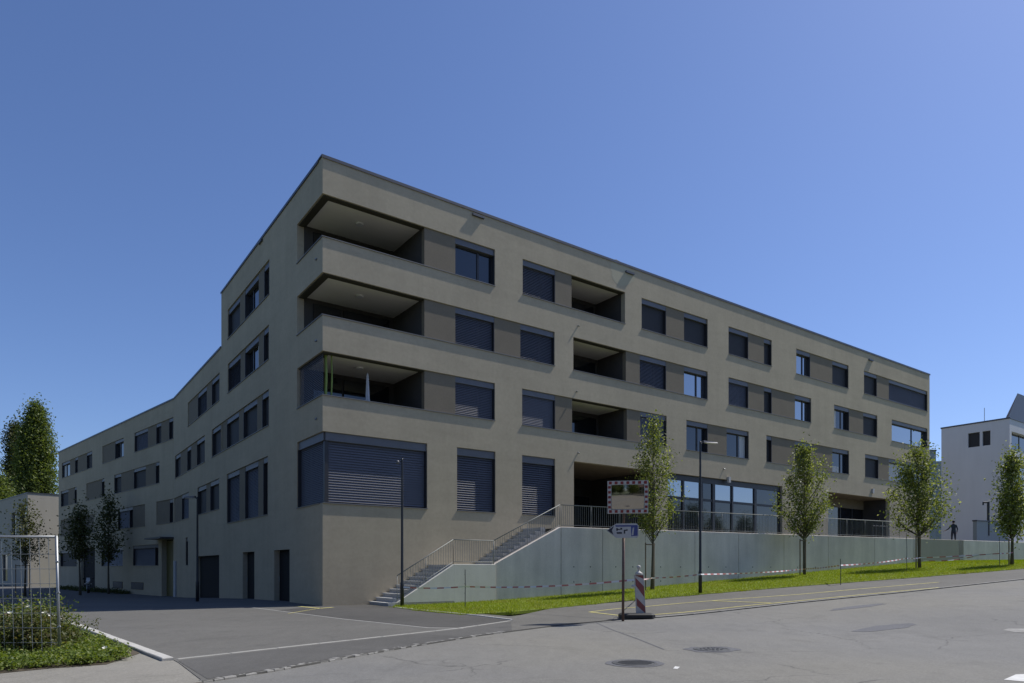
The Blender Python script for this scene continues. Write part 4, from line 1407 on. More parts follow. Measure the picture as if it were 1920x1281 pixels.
P_b = on_wall(FW, 1000, 1094)
P_beacon = Vector((BX(1190), db - 0.05, BZ(1087)))
P_t1 = ground_at(1222, 1108, 0.05); P_t1 = at(P_t1 + Vector((0, -0.06, 0)), 1084)
P_l2 = ground_at(1313, 1115, 0.05); P_l2 = at(P_l2 + Vector((0, -0.11, 0)), 1077)
P_t2 = ground_at(1508, 1079, 0.05); P_t2 = at(P_t2 + Vector((0, -0.08, 0)), 1067)
P_t3 = ground_at(1724, 1066, 0.05); P_t3 = at(P_t3 + Vector((0, -0.08, 0)), 1046)
P_t4 = ground_at(1897, 1060, 0.05); P_t4 = at(P_t4 + Vector((0, -0.08, 0)), 1036)
P_st = Vector(FR(2.9, -0.9, 0)); P_st.z = height_at(1097, P_st.y)
for a, b, s, l in ((P_st, P_lamp, 0.05, 'short tape span from the stair steps to the slim lamp post'),
                   (P_lamp, P_a, 0.05, 'tape span across the pale stair wall'),
                   (P_a, P_beacon, 0.10, 'long tape span from the pale stair wall to the striped beacon'),
                   (P_beacon, P_t1, 0.02, 'short tape span between the beacon and the first street tree'),
                   (P_t1, P_l2, 0.03, 'tape span from the first street tree to the tall lamp post'),
                   (P_l2, P_t2, 0.06, 'tape span from the tall lamp post to the second street tree'),
                   (P_t2, at(c2_, 1060), 0.03, 'tape span from the second street tree to the thin iron post'),
                   (at(c2_, 1060), at(c3, 1047), 0.06, 'tape span from the thin iron post towards the third street tree'),
                   (at(c3, 1047), P_t3, 0.02, 'short tape span tied to the third street tree trunk'),
                   (P_t3, at(c4, 1038), 0.02, 'tape span between the third and the last street tree'),
                   (at(c4, 1038), P_t4, 0.02, 'short tape span tied to the last street tree trunk')):
    tape(a, b, s, l)
tape(P_t3 + Vector((0.2, 0.1, -0.15)), at(c4, 1041) - Vector((1.0, 0, 0.0)), 0.12, 'loose second tape hanging crumpled before the small steps', 0.9)

# ------------------------------------------------------------------ site fence at the left
fb = ground_at(112, 1240)
df = fb.y
fence = thing('site_fence', 'galvanised mesh site fence panel with tubular frame in front of the shrubs', 'fence', fb)
xr, xl = fb.x, fb.x - 3.4
zt, zb = height_at(1007, df), height_at(1234, df)
tilt = lambda x, z: (x - 0.055 * (z - zb) / (zt - zb), df + 0.10 * (xr - x) * -0.2, z)
mb = MB(); mb.tube([tilt(xr, zb - 0.12), tilt(xr, zt + 0.02)], 0.021, 10); obj('post', mb, M['steel'], fence, True)
mb = MB(); mb.tube([tilt(xl, zb - 0.12), tilt(xl, zt + 0.02)], 0.021, 10); obj('post', mb, M['steel'], fence, True)
mb = MB(); mb.tube([tilt(xl, zt), tilt(xr, zt)], 0.021, 10); obj('top_tube', mb, M['steel'], fence, True)
mb = MB(); mb.tube([tilt(xl, zb), tilt(xr, zb)], 0.019, 10); obj('bottom_tube', mb, M['steel'], fence, True)
mb = MB()
k = xl + 0.12
while k < xr - 0.06:
    mb.tube([tilt(k, zb), tilt(k, zt)], 0.0046, 5, False); k += 0.15
for z in np.linspace(zb + 0.25, zt - 0.28, 7):
    mb.tube([tilt(xl, z), tilt(xr, z)], 0.0046, 5, False)
obj('mesh_wires', mb, M['steel'], fence, kind='stuff')
for z in (zb + 0.5, zb + 1.05, zb + 1.55):
    mb = MB(); p = Vector(tilt(xr, z)); mb.tube([p - Vector((0, 0.03, 0)), p + Vector((0.045, -0.03, 0.02))], 0.016, 6); obj('clip', mb, M['steel'], fence)
# ================================================================== neighbouring buildings
H0 = (0.7233 * 68.0, 68.0)
FHs = frame2(H0, DL, DR)          # gable side, seen in shade
FHf = frame2(H0, DR, DL)          # street side
hw_ = along(FHs, 1765)
hz = height_at(785, 68.0)
house = thing('white_building', 'white flat-roofed building at the right edge with two small windows high in its shaded gable', 'building', (H0[0], H0[1], 3.3))
w0, w1 = height_at(838, FHs(3, 0, 0)[1]), height_at(811, FHs(3, 0, 0)[1])
hops = []
for p0, p1 in ((1815, 1837), (1842, 1857)):
    a0, a1 = sorted((along(FHs, p0), along(FHs, p1)))
    hops.append((a0, a1, w0, w1, 0.25, None, False))
mb = MB(); wall_grid(mb, FHs, 0, hw_, 1.0, hz, hops); obj('wall', mb, M['white_house'], house)
for o in hops:
    mb = MB(); mb.fbox(FHs, o[0] + .01, o[1] - .01, 0.16, 0.2, o[2] + .01, o[2] + .07); mb.fbox(FHs, o[0] + .01, o[1] - .01, 0.16, 0.2, o[3] - .08, o[3] - .01)
    mb.fbox(FHs, o[0] + .01, o[0] + .08, 0.16, 0.2, o[2] + .07, o[3] - .08); mb.fbox(FHs, o[1] - .08, o[1] - .01, 0.16, 0.2, o[2] + .07, o[3] - .08)
    wn_ = obj('window', mb, M['frame'], house)
    mb = MB(); mb.fbox(FHs, o[0] + .05, o[1] - .05, 0.19, 0.21, o[2] + .05, o[3] - .05); obj('pane', mb, M['screen'], wn_)
fops = [(0.5, 26, hz - 3.1, hz - 1.2, 0.5, None, False), (0.5, 26, hz - 6.3, hz - 4.3, 0.5, None, False), (0.5, 26, hz - 9.5, hz - 7.5, 0.5, None, False)]
mb = MB(); wall_grid(mb, FHf, 0, 28, 1.0, hz, fops); obj('wall', mb, M['white_house'], house)
for o in fops:
    for k in range(8):
        a0 = o[0] + k * (o[1] - o[0]) / 8; a1 = a0 + (o[1] - o[0]) / 8
        mb = MB(); mb.fbox(FHf, a0 + .06, a1 - .06, 0.42, 0.46, o[2], o[3]); obj('pane', mb, M['glass'], house)
        mb = MB(); mb.fbox(FHf, a0 - .06 + (.06 if k == 0 else 0), a0 + .06, 0.38, 0.5, o[2], o[3]); obj('mullion', mb, M['frame'], house)
mb = MB()
mb.poly([FHf(0, 0, hz - .02), FHf(28, 0, hz - .02), FHf(28, hw_, hz - .02), FHf(0, hw_, hz - .02)])
mb.poly([FHf(0, hw_, 1), FHf(28, hw_, 1), FHf(28, hw_, hz), FHf(0, hw_, hz)]); mb.poly([FHf(28, 0, 1), FHf(28, hw_, 1), FHf(28, hw_, hz), FHf(28, 0, hz)])
obj('rear_wall', mb, M['white_house'], house)
mb = MB(); mb.fbox(FHs, -0.06, hw_ + 0.06, -0.06, 0.3, hz + .002, hz + 0.14); mb.fbox(FHf, 0.31, 28.06, -0.06, 0.3, hz + .002, hz + 0.14)
obj('coping', mb, M['coping'], house)
mb = MB()                                     # slanted glazed roof lantern
zr = height_at(740, 70.0)
for s in (0,):
    A = [FHf(0.0, 0.1, hz + .15), FHf(14, 0.1, hz + .15), FHf(14, 4.9, hz + .15), FHf(0.0, 0.33, hz + .15)]
    B = [FHf(2.4, 0.1, zr), FHf(14, 0.1, zr), FHf(14, 3.8, zr + .1), FHf(2.4, 0.12, zr)]
    mb.hexa(A + B)
obj('roof_lantern', mb, M['coping'], house)
mb = MB(); p = FHs(2.4, 0.6, hz); mb.tube([p, (p[0], p[1], hz + 1.6)], 0.03, 6); obj('antenna', mb, M['steel'], house)
# low wall before the white building, with a post
lw = thing('low_wall', 'low grey wall at the foot of the white building', 'wall', (38.5, 56.0, ZT))
LWF = frame2((37.2, 55.4), E, (-E[1], E[0]))
mb = MB(); mb.fbox(LWF, 0.4, 5.0, 0.0, 0.3, ZT - 0.1, height_at(979, 56.5)); obj('wall_body', mb, M['grey_house'], lw)
mb = MB(); mb.fbox(LWF, 0.35, 5.05, -0.04, 0.34, height_at(979, 56.5) + .002, height_at(977, 56.5) + .02); obj('coping', mb, M['coping'], lw)
mb = MB(); pz = height_at(981, 56); p = Vector(((1853 - 960) / 1290 * 56.4, 56.4, pz)); zt_ = height_at(941, 56.4)
mb.tube([p - Vector((0, 0, 1)), Vector((p.x, p.y, zt_))], 0.10, 8); mb.tube([Vector((p.x, p.y, zt_ - .05)), Vector((p.x - 0.42, p.y, zt_ - .05))], 0.07, 8); mb.tube([Vector((p.x - .42, p.y, zt_ - .02)), Vector((p.x - 0.42, p.y, zt_ - .28))], 0.06, 8)
tag(obj('vent_pipe', mb, M['lamp'], base=p), 'dark bent vent pipe standing on the low grey wall', 'pipe')
# far grey house in the gap
gh = thing('grey_house', 'far grey-green house seen in the narrow gap between the two buildings', 'building', (67, 110, 4))
GF = frame2(((1738 - 960) / 1290 * 110, 110), (1, 0), (0, 1))
mb = MB(); mb.fbox(GF, 0, 1.45, 0, 8, 1, height_at(846, 110)); mb.fbox(GF, 1.452, 6, 1, 8, 1, height_at(863, 110)); obj('wall', mb, M['grey_house'], gh)
mb = MB(); mb.fbox(GF, -.1, 1.5, -0.1, 8, height_at(846, 110) + .002, height_at(846, 110) + .2); obj('roof_edge', mb, M['coping'], gh)

# beige block at the left behind the wing
bk = ((52 - 960) / 1290 * 85.0, 85.0)
FKr = frame2(bk, (0.678, 0.735), (-0.735, 0.678)); FKl = frame2(bk, (-0.735, 0.678), (0.678, 0.735))
block = thing('beige_block', 'small beige flat-roofed block at the far left with a sunlit front', 'building', (bk[0], bk[1], -0.7))
kz = height_at(925, 85.0)
mb = MB(); wall_grid(mb, FKr, 0, 14, -1.5, kz, []); obj('wall', mb, M['beige_house'], block)
kops = []
for p0, p1, y0, y1 in ((50, 39, 978, 945), (30, 22, 1010, 960), (50, 40, 1052, 1022), (14, 4, 1090, 1040)):
    a0, a1 = sorted((along(FKl, p0), along(FKl, p1))); d_ = FKl(a0, 0, 0)[1]
    kops.append((a0, a1, height_at(y0, d_), height_at(y1, d_), 0.25, None, False))
mb = MB(); wall_grid(mb, FKl, 0, 40, -1.5, kz, kops); obj('wall', mb, M['beige_house'], block)
for o in kops:
    mb = MB(); mb.fbox(FKl, o[0], o[1], 0.2, 0.24, o[2], o[3]); obj('window', mb, M['glass'], block)
mb = MB(); mb.poly([FKr(0, 0, kz - .02), FKr(14, 0, kz - .02), FKr(14, 40, kz - .02), FKr(0, 40, kz - .02)]); obj('roof', mb, M['roof'], block)
mb = MB(); mb.fbox(FKr, -.05, 14, -.05, .3, kz + .002, kz + .12); mb.fbox(FKl, .31, 40, -.05, .3, kz + .002, kz + .12); obj('coping', mb, M['coping'], block)

# ================================================================== vegetation
def leaves(C, S, aspect=0.55, droop=0.0, upness=0.3, nv=4):
    """one small folded diamond for each centre in C, size S"""
    n = len(C)
    u = rng.normal(size=(n, 3)); u /= np.linalg.norm(u, axis=1)[:, None]
    nrm = rng.normal(size=(n, 3)); nrm[:, 2] += upness * 2
    nrm /= np.linalg.norm(nrm, axis=1)[:, None]
    u = u - nrm * np.sum(u * nrm, axis=1)[:, None]
    u /= np.linalg.norm(u, axis=1)[:, None] + 1e-6
    v = np.cross(nrm, u)
    S = np.asarray(S)[:, None]
    a = C - u * S * 0.5
    b = C + v * S * 0.5 * aspect - u * S * 0.05 + nrm * S * 0.08
    c = C + u * S * 0.5
    d = C - v * S * 0.5 * aspect - u * S * 0.05 + nrm * S * 0.08
    return np.stack([a, b, c, d], axis=1).reshape(-1, 3)

def make_tree(c, h, cb, width, label, group, mat, nclump, nleaf, size, name='street_tree', trunk_r=0.05, top_pow=1.0, stakes=True, low=0.55, lean=0.0, sig=(0.17, 0.26), shape='oval', branch_r=0.35):
    t = thing(name, label, 'tree', c, group)
    top = c + Vector((lean, 0, h))
    pts = []; rad = []
    for k in range(9):
        q = k / 8
        pts.append(c + Vector((lean * q + 0.03 * math.sin(q * 5 + c.x), 0.03 * math.cos(q * 4 + c.x), h * 0.93 * q - (0.1 if k == 0 else 0))))
        rad.append(trunk_r * (1.25 if k == 0 else 1 - 0.88 * q))
    mb = MB(); mb.tube(pts, rad, 8); obj('trunk', mb, M['bark'], t, True)
    br = MB(); C = []; S = []
    for k in range(nclump):
        q = (k + random.random()) / nclump
        q = q ** 0.9
        if shape == 'oval': prof = math.sin(math.pi * min(1, 0.12 + 0.86 * q ** 0.7)) ** 0.8
        elif shape == 'column': prof = min(1.0, (q * 5 + 0.35)) * (1 - q ** 3.2) ** 0.8
        else: prof = math.sin(math.pi * (q * 0.8 + 0.2)) ** 0.6
        lob = 1 + 0.22 * math.sin(2 * (k * 2.39996) + c.x) + 0.16 * math.sin(5 * q + 3 * k * 2.39996 + c.y)
        r = width / 2 * prof * lob * (0.25 + 0.75 * math.sqrt(random.random())) * random.uniform(0.75, 1.12)
        a = k * 2.39996 + random.uniform(-0.5, 0.5)
        z = cb + (h - cb) * q
        p = c + Vector((lean * z / h + r * math.cos(a), r * math.sin(a), z))
        zb_ = max(cb * 0.75, z - r * 1.3 - 0.25)
        fr = c + Vector((lean * zb_ / h, 0, zb_))
        mid = fr.lerp(p, 0.5) + Vector((0, 0, -0.10 * r))
        rr = trunk_r * branch_r * (1 - 0.6 * q)
        br.tube([fr, mid, p], [rr, rr * 0.7, rr * 0.25], 5, False)
        sg = random.uniform(*sig)
        n = int(nleaf * random.uniform(0.3, 1.7) * (1.45 - 0.85 * q) / nclump)
        pc = rng.normal(size=(n, 3)) * np.array([sg, sg, sg * 1.35]) + np.array(p[:])
        # some leaves down along the branch
        m = n // 2
        kk = rng.random((m, 1)) ** 0.7
        st_ = fr.lerp(mid, 0.45)
        pb = np.array(st_[:]) * (1 - kk) + np.array(p[:]) * kk + rng.normal(size=(m, 3)) * sg * 0.55
        C += [pc, pb]; S += [rng.uniform(0.7, 1.3, n + m) * size]
    br_o = obj('branches', br, M['bark'], t, True, kind='stuff')
    C = np.concatenate(C); S = np.concatenate(S)
    quads_obj('crown', leaves(C, S), 4, mat, t, kind='stuff')
    if stakes:
        d = stakes if isinstance(stakes, float) else 0.28
        hs = cb * 0.76
        ex = Vector((E[0], E[1], 0)); n_ = Vector((-E[1], E[0], 0))
        for k in (-1, 1):
            mb = MB(); q = c + ex * d * k * (1.5 if k < 0 else 0.7) + n_ * 0.08 * k
            mb.tube([q - Vector((0, 0, 0.2)), q + Vector((0, 0, hs))], 0.032, 7); obj('stake', mb, M['stake'], t)
        q0 = c - ex * d * 1.5 - n_ * 0.08 + Vector((0, 0, hs - 0.08)); q1 = c + ex * d * .7 + n_ * 0.08 + Vector((0, 0, hs - 0.08))
        side = n_ * 0.05
        mb = MB(); mb.tube([q0 - side, q1 - side], 0.028, 6); obj('crossbar', mb, M['stake'], t)
    return t
def tree_px(px, base_py, top_py, cb_py, w_px, label, group, mat, **kw):
    c = ground_at(px, base_py, 0.03)
    k = c.y / 1290.0
    return make_tree(c, height_at(top_py, c.y) - c.z, height_at(cb_py, c.y) - c.z, w_px * k, label, group, mat, **kw)

G_ST = 'young street trees on the grass strip'
tree_px(1222, 1107, 790, 990, 90, 'slim young street tree right behind the traffic mirror', G_ST, M['leaf_young'], nclump=80, nleaf=3700, size=0.115, trunk_r=0.065, lean=0.10, sig=(0.12, 0.24))
tree_px(1508, 1079, 838, 990, 84, 'dense oval street tree between the tall lamp post and the far thin post', G_ST, M['leaf_young'], nclump=95, nleaf=4900, size=0.12, trunk_r=0.075, sig=(0.13, 0.26))
tree_px(1724, 1066, 840, 985, 100, 'broad street tree in front of the far end of the taupe building', G_ST, M['leaf_young'], nclump=85, nleaf=4300, size=0.14, trunk_r=0.08, sig=(0.16, 0.32), lean=-0.1)
tree_px(1897, 1060, 852, 995, 64, 'last street tree at the right edge before the white building', G_ST, M['leaf_young'], nclump=75, nleaf=4000, size=0.14, trunk_r=0.08, sig=(0.15, 0.3))
# shaded yard trees
G_Y = 'young trees in the shaded yard'
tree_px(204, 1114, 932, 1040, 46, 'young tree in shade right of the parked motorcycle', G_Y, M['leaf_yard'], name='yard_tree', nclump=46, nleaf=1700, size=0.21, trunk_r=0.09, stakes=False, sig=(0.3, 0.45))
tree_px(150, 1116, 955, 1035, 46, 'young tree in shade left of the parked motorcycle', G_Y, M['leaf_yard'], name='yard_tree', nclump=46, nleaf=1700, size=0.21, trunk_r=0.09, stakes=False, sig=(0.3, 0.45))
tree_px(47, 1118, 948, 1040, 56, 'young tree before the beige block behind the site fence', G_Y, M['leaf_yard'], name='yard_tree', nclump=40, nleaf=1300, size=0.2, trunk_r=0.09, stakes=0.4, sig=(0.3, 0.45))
# big trees behind the block
def far_tree(px, d, top_py, bot_py, w_px, label, nclump, nleaf, size, shape, name, mat, sig):
    x = (px - 960) / 1290 * d
    c = Vector((x, d, gz(x, d)))
    return make_tree(c, height_at(top_py, d) - c.z, height_at(bot_py, d) - c.z, w_px * d / 1290, label, 'trees beyond the beige block', M[mat], nclump, nleaf, size, name, 0.35, stakes=False, sig=sig, shape=shape, branch_r=0.22)
far_tree(67, 118, 764, 950, 55, 'tall columnar poplar rising behind the beige block', 260, 26000, 0.40, 'column', 'poplar_tree', 'leaf_poplar', (0.5, 0.8))
far_tree(30, 124, 800, 960, 44, 'narrower darker poplar half hidden left of the tall one', 130, 11000, 0.42, 'column', 'poplar_tree', 'leaf_yard', (0.5, 0.8))
far_tree(-6, 104, 898, 1030, 76, 'rounded tree at the left edge behind the beige block', 120, 9000, 0.38, 'round', 'broadleaf_tree', 'leaf_poplar', (0.5, 0.9))

# turf blades
def in_poly(P, poly):
    x, y = P[:, 0], P[:, 1]; inside = np.zeros(len(P), bool)
    n = len(poly)
    for i in range(n):
        x0, y0 = poly[i][0], poly[i][1]; x1, y1 = poly[(i + 1) % n][0], poly[(i + 1) % n][1]
        c = ((y0 > y) != (y1 > y)) & (x < (x1 - x0) * (y - y0) / (y1 - y0 + 1e-12) + x0)
        inside ^= c
    return inside
vgz = np.vectorize(gz)
def blades(poly, n, hmin, hmax, w, box=None, off=0.04):
    P_ = np.array([[p[0], p[1]] for p in poly])
    lo, hi = P_.min(0), P_.max(0)
    if box is not None: lo, hi = np.maximum(lo, box[0]), np.minimum(hi, box[1])
    out = []; tot = 0
    while tot < n:
        q = rng.uniform(lo, hi, size=(n * 2, 2)); q = q[in_poly(q, poly)]
        out.append(q); tot += len(q)
    q = np.concatenate(out)[:n]
    z = vgz(q[:, 0], q[:, 1]) + off
    a = rng.uniform(0, 2 * math.pi, n); h = rng.uniform(hmin, hmax, n); l = rng.normal(0, 0.35, (n, 2)) * h[:, None]
    dx = np.stack([np.cos(a), np.sin(a), np.zeros(n)], 1) * w * 0.5
    b = np.stack([q[:, 0], q[:, 1], z], 1)
    tip = b + np.stack([l[:, 0], l[:, 1], h], 1)
    return np.stack([b - dx, b + dx, tip], 1).reshape(-1, 3)
vis_poly = GLOW + [Vector(FW(wpx(1950), 0.0, 0)[:2]), Vector(FW(0, -0.01, 0)[:2]), Vector(FR(SW1, NW - 0.01, 0)[:2]), Vector(FR(SW0, NW - .01, 0)[:2])]
o = quads_obj('grass', blades(vis_poly, 110000, 0.04, 0.10, 0.016), 3, M['grass'], kind='stuff')
edge_b = []
for p0, p1 in zip(GLOW, GLOW[1:]):
    L_ = (p1 - p0).length
    for k in range(int(L_ / 0.5)):
        if random.random() < 0.7:
            q = p0.lerp(p1, random.random()); m = random.randint(15, 60)
            e_ = np.array([q.x, q.y]) + rng.normal(0, 0.09, (m, 2))
            z_ = vgz(e_[:, 0], e_[:, 1]) + 0.02; h_ = rng.uniform(0.04, 0.13, m); a_ = rng.uniform(0, 6.28, m)
            b_ = np.stack([e_[:, 0], e_[:, 1], z_], 1); dx_ = np.stack([np.cos(a_), np.sin(a_), 0 * a_], 1) * 0.008
            t_ = b_ + np.stack([rng.normal(0, .03, m), rng.normal(0, .03, m), h_], 1)
            edge_b.append(np.stack([b_ - dx_, b_ + dx_, t_], 1).reshape(-1, 3))
quads_obj('edge_tufts', np.concatenate(edge_b), 3, M['grass'], turf, kind='stuff')
o["label"] = 'bright green mown grass strip below the retaining wall'; o["category"] = 'grass'

# bed of ground cover and shrubs behind the site fence
bed_poly = [ground_at(x, y).to_2d() for x, y in ((116, 1164), (246, 1212), (262, 1228), (200, 1249), (100, 1256), (0, 1266), (-300, 1295), (-500, 1240), (-300, 1170), (0, 1150))]
bed = drape('planting_bed', bed_poly, M['soil'], 0.03)
def scatter(poly, n):
    P_ = np.array([[p[0], p[1]] for p in poly]); lo, hi = P_.min(0), P_.max(0); out = []; tot = 0
    while tot < n:
        q = rng.uniform(lo, hi, size=(n * 3, 2)); q = q[in_poly(q, poly)]; out.append(q); tot += len(q)
    return np.concatenate(out)[:n]
def cover(poly, nclump, per, h0, h1, size, sg):
    q = scatter(poly, nclump); C = []
    for x, y in q:
        hgt = random.uniform(h0, h1)
        p = rng.normal(size=(per, 3)) * np.array([sg, sg, hgt * 0.4]) + np.array([x, y, 0])
        p[:, 2] = gz(x, y) + 0.04 + np.abs(p[:, 2]) + rng.random(per) * hgt * 0.6
        C.append(p)
    C = np.concatenate(C); return leaves(C, rng.uniform(0.6, 1.3, len(C)) * size, 0.65, upness=0.7)
front_poly = [ground_at(x, y).to_2d() for x, y in ((118, 1184), (238, 1230), (240, 1240), (190, 1248), (100, 1255), (0, 1264), (-80, 1272), (-80, 1248), (60, 1238), (112, 1232))]
o = quads_obj('ground_cover', cover(front_poly, 460, 55, 0.05, 0.17, 0.05, 0.07), 4, M['leaf_hedge'], kind='stuff')
o["label"] = 'bright green weedy ground cover spilling out beside the pale kerb'; o["category"] = 'ground cover'
def shrub(px, py, w, h, label, n=900, mat='leaf_shrub', dy=0.0, size=0.055):
    c = ground_at(px, py); c = c + Vector((0, dy, 0)); c.z = gz(c.x, c.y)
    t = thing('shrub', label, 'shrub', c, 'shrubs behind the site fence')
    br = MB(); C = []
    for k in range(26):
        a = random.uniform(0, 6.28); r = w / 2 * math.sqrt(random.random()); zz_ = h * random.uniform(0.3, 1.0) * (1 - 0.35 * (r / (w / 2)) ** 2)
        p = c + Vector((r * math.cos(a), r * math.sin(a), zz_))
        br.tube([c + Vector((r * .2 * math.cos(a), r * .2 * math.sin(a), 0)), c.lerp(p, 0.6) + Vector((0, 0, 0.05)), p], [0.010, 0.007, 0.003], 4, False)
        m = n // 26
        C.append(rng.normal(size=(m, 3)) * np.array([0.13, 0.13, 0.13]) + np.array(p[:]))
        kk = rng.random((m // 2, 1)); C.append(np.array(c[:]) * (1 - kk) + np.array(p[:]) * kk + rng.normal(size=(m // 2, 3)) * 0.09)
    C = np.concatenate(C); C[:, 2] = np.maximum(C[:, 2], c.z + 0.03)
    obj('stems', br, M['bark'], t, kind='stuff')
    quads_obj('foliage', leaves(C, rng.uniform(0.6, 1.3, len(C)) * size, 0.6), 4, M[mat], t, kind='stuff')
    return t
for i, (px, w, h, dy, l) in enumerate(((40, 0.6, 0.72, 0.35, 'leafy shrub directly behind the right post of the site fence'),
                               (0, 0.8, 0.82, 0.5, 'brownish shrub second from the right post of the site fence'),
                               (-30, 1.0, 0.9, 0.5, 'leafy shrub behind the fence mesh near the left edge'),
                               (-80, 1.1, 0.85, 0.6, 'leafy shrub cut by the left edge behind the fence'),
                               (-20, 0.9, 0.75, 1.4, 'shrub in the second row behind the site fence'),
                               (-50, 1.2, 0.85, 1.7, 'shrub in the second row at the left edge'),
                               (20, 0.6, 0.45, 1.2, 'low shrub in the second row by the kerb end'),
                               (-130, 1.4, 0.9, 0.9, 'shrub outside the left edge behind the fence'))):
    shrub(px, 1240, w, h, l, 1500, 'leaf_hedge' if i % 3 == 2 else 'leaf_shrub', dy)
# white blossoms
fl = [(92, 1192, 0.16), (132, 1190, 0.16), (197, 1216, 0.18), (84, 1150, 0.75), (53, 1138, 0.85), (96, 1155, 0.7), (20, 1150, 0.8)]
for i, (px, py, zo) in enumerate(fl):
    d_ = 11.4
    for _ in range(20):
        x = (px - 960) / 1290 * d_
        d_ = (1.5 - gz(x, d_) - zo) * 1290 / (py - 1067)
    c = Vector(((px - 960) / 1290 * d_, d_, gz((px - 960) / 1290 * d_, d_) + zo))
    mb = MB()
    for k in range(6):
        a = k * math.pi / 3
        e1 = Vector((math.cos(a), math.sin(a) * 0.6 - 0.3, 0.5 + 0.3 * math.sin(a))).normalized()
        n_ = e1.cross(Vector((0, -0.6, 0.8))).normalized()
        mb.poly([c, c + e1 * 0.03 + n_ * 0.016, c + e1 * 0.055, c + e1 * 0.03 - n_ * 0.016])
    mb.tube([c, c - Vector((0.01, 0, 0.03))], 0.003, 4, False)
    place = ['beside the kerb, nearest the fence post', 'beside the kerb, right of the fence post', 'near the tip of the bed', 'high behind the fence mesh', 'high near the fence middle', 'just left of the fence post', 'high at the left edge'][i]
    tag(obj('white_flower', mb, M['petal'], base=c), 'small white blossom ' + place, 'flower', 'white blossoms in the bed')
# weed on the kerb
c = ground_at(180, 1186); n = 40
C = rng.normal(size=(n, 3)) * np.array([0.05, 0.05, 0.08]) + np.array([c.x, c.y, c.z + 0.22])
tag(quads_obj('weed', leaves(C, np.full(n, 0.05)), 4, M['leaf_shrub'], base=c), 'small weed standing up beside the pale kerb', 'weed')
# dark planting at the foot of the wing
strip_poly = [Vector(F2(a, b, 0)[:2]) for a, b in ((along(F2, 250), -0.1), (along(F2, 250), -0.9), (along(F2, 130), -1.2), (along(F2, 130), -0.1))]
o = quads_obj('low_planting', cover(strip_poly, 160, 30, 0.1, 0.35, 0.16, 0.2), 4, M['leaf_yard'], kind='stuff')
o["label"] = 'low dark planting along the foot of the shaded wing'; o["category"] = 'planting'

# ================================================================== small things
# closed parasol and bamboo in the lowest corner loggia
zf = ROWS['C'][0] - 0.95
def loggia_pt(px, n):
    p = FR(along(FR, px, n), n, 0); return Vector((p[0], p[1], zf))
p = loggia_pt(689, 0.9)
par = thing('parasol', 'closed pale parasol standing in the lowest corner loggia', 'parasol', p)
zt_ = height_at(699, p.y) - zf
mb = MB(); mb.tube([p, p + Vector((0, 0, zt_ - 0.02))], 0.02, 8); obj('pole', mb, M['steel'], par)
mb = MB(); prof = [(0.10, 0.75), (0.15, 0.80), (0.13, 1.1), (0.095, 1.3), (0.085, 1.5), (0.05, zt_ - 0.15), (0.012, zt_)]
mb.lathe(p, prof, 12)
for i, v in enumerate(mb.v):
    if i % 2: mb.v[i] = (p.x + (v[0] - p.x) * 0.75, p.y + (v[1] - p.y) * 0.75, v[2])
obj('canopy', mb, M['parasol'], par)
mb = MB(); mb.lathe(p, [(0.25, 0.0), (0.25, 0.08), (0.05, 0.14)], 16); obj('base', mb, M['step'], par)
for px, r, l in ((611, 0.055, 'thick green bamboo cane at the open corner of the lowest loggia'), (622, 0.03, 'thin pale bamboo cane just right of the thick one in the lowest loggia')):
    p = loggia_pt(px, 0.45)
    mb = MB(); pts = [p + Vector((0.01 * math.sin(k), 0, 0.24 * k)) for k in range(12)]
    pts[-1].z = ROWS['C'][1] + 0.03
    mb.tube(pts, [r * (1.12 if k % 2 else 1.0) for k in range(12)], 8)
    tag(obj('bamboo_cane', mb, M['bamboo'], base=p), l, 'bamboo cane')
# flat yellowish patch on the wall below the roof edge
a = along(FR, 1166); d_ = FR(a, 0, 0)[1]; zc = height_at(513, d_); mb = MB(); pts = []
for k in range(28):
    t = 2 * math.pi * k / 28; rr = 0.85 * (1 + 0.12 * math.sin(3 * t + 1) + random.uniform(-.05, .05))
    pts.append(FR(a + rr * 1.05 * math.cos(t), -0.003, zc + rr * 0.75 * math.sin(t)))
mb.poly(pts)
M['patch'] = surf('yellowish_wall_patch', (0.43, 0.395, 0.29), 0.92, 0.05, 0.8, spec=0.2)
obj('yellowish_patch', mb, M['patch'], apt, label='yellowish patch on the wall below the roof edge')
# wall lamps on the ground floor
for px, py in ((1365, 900), (1635, 921)):
    a = along(FR, px); d_ = FR(a, 0, 0)[1]; z = height_at(py, d_)
    mb = MB(); mb.fbox(FR, a - .10, a + .10, -0.14, -0.003, z - .18, z + .18); obj('wall_lamp', mb, M['dirty_white'], apt)

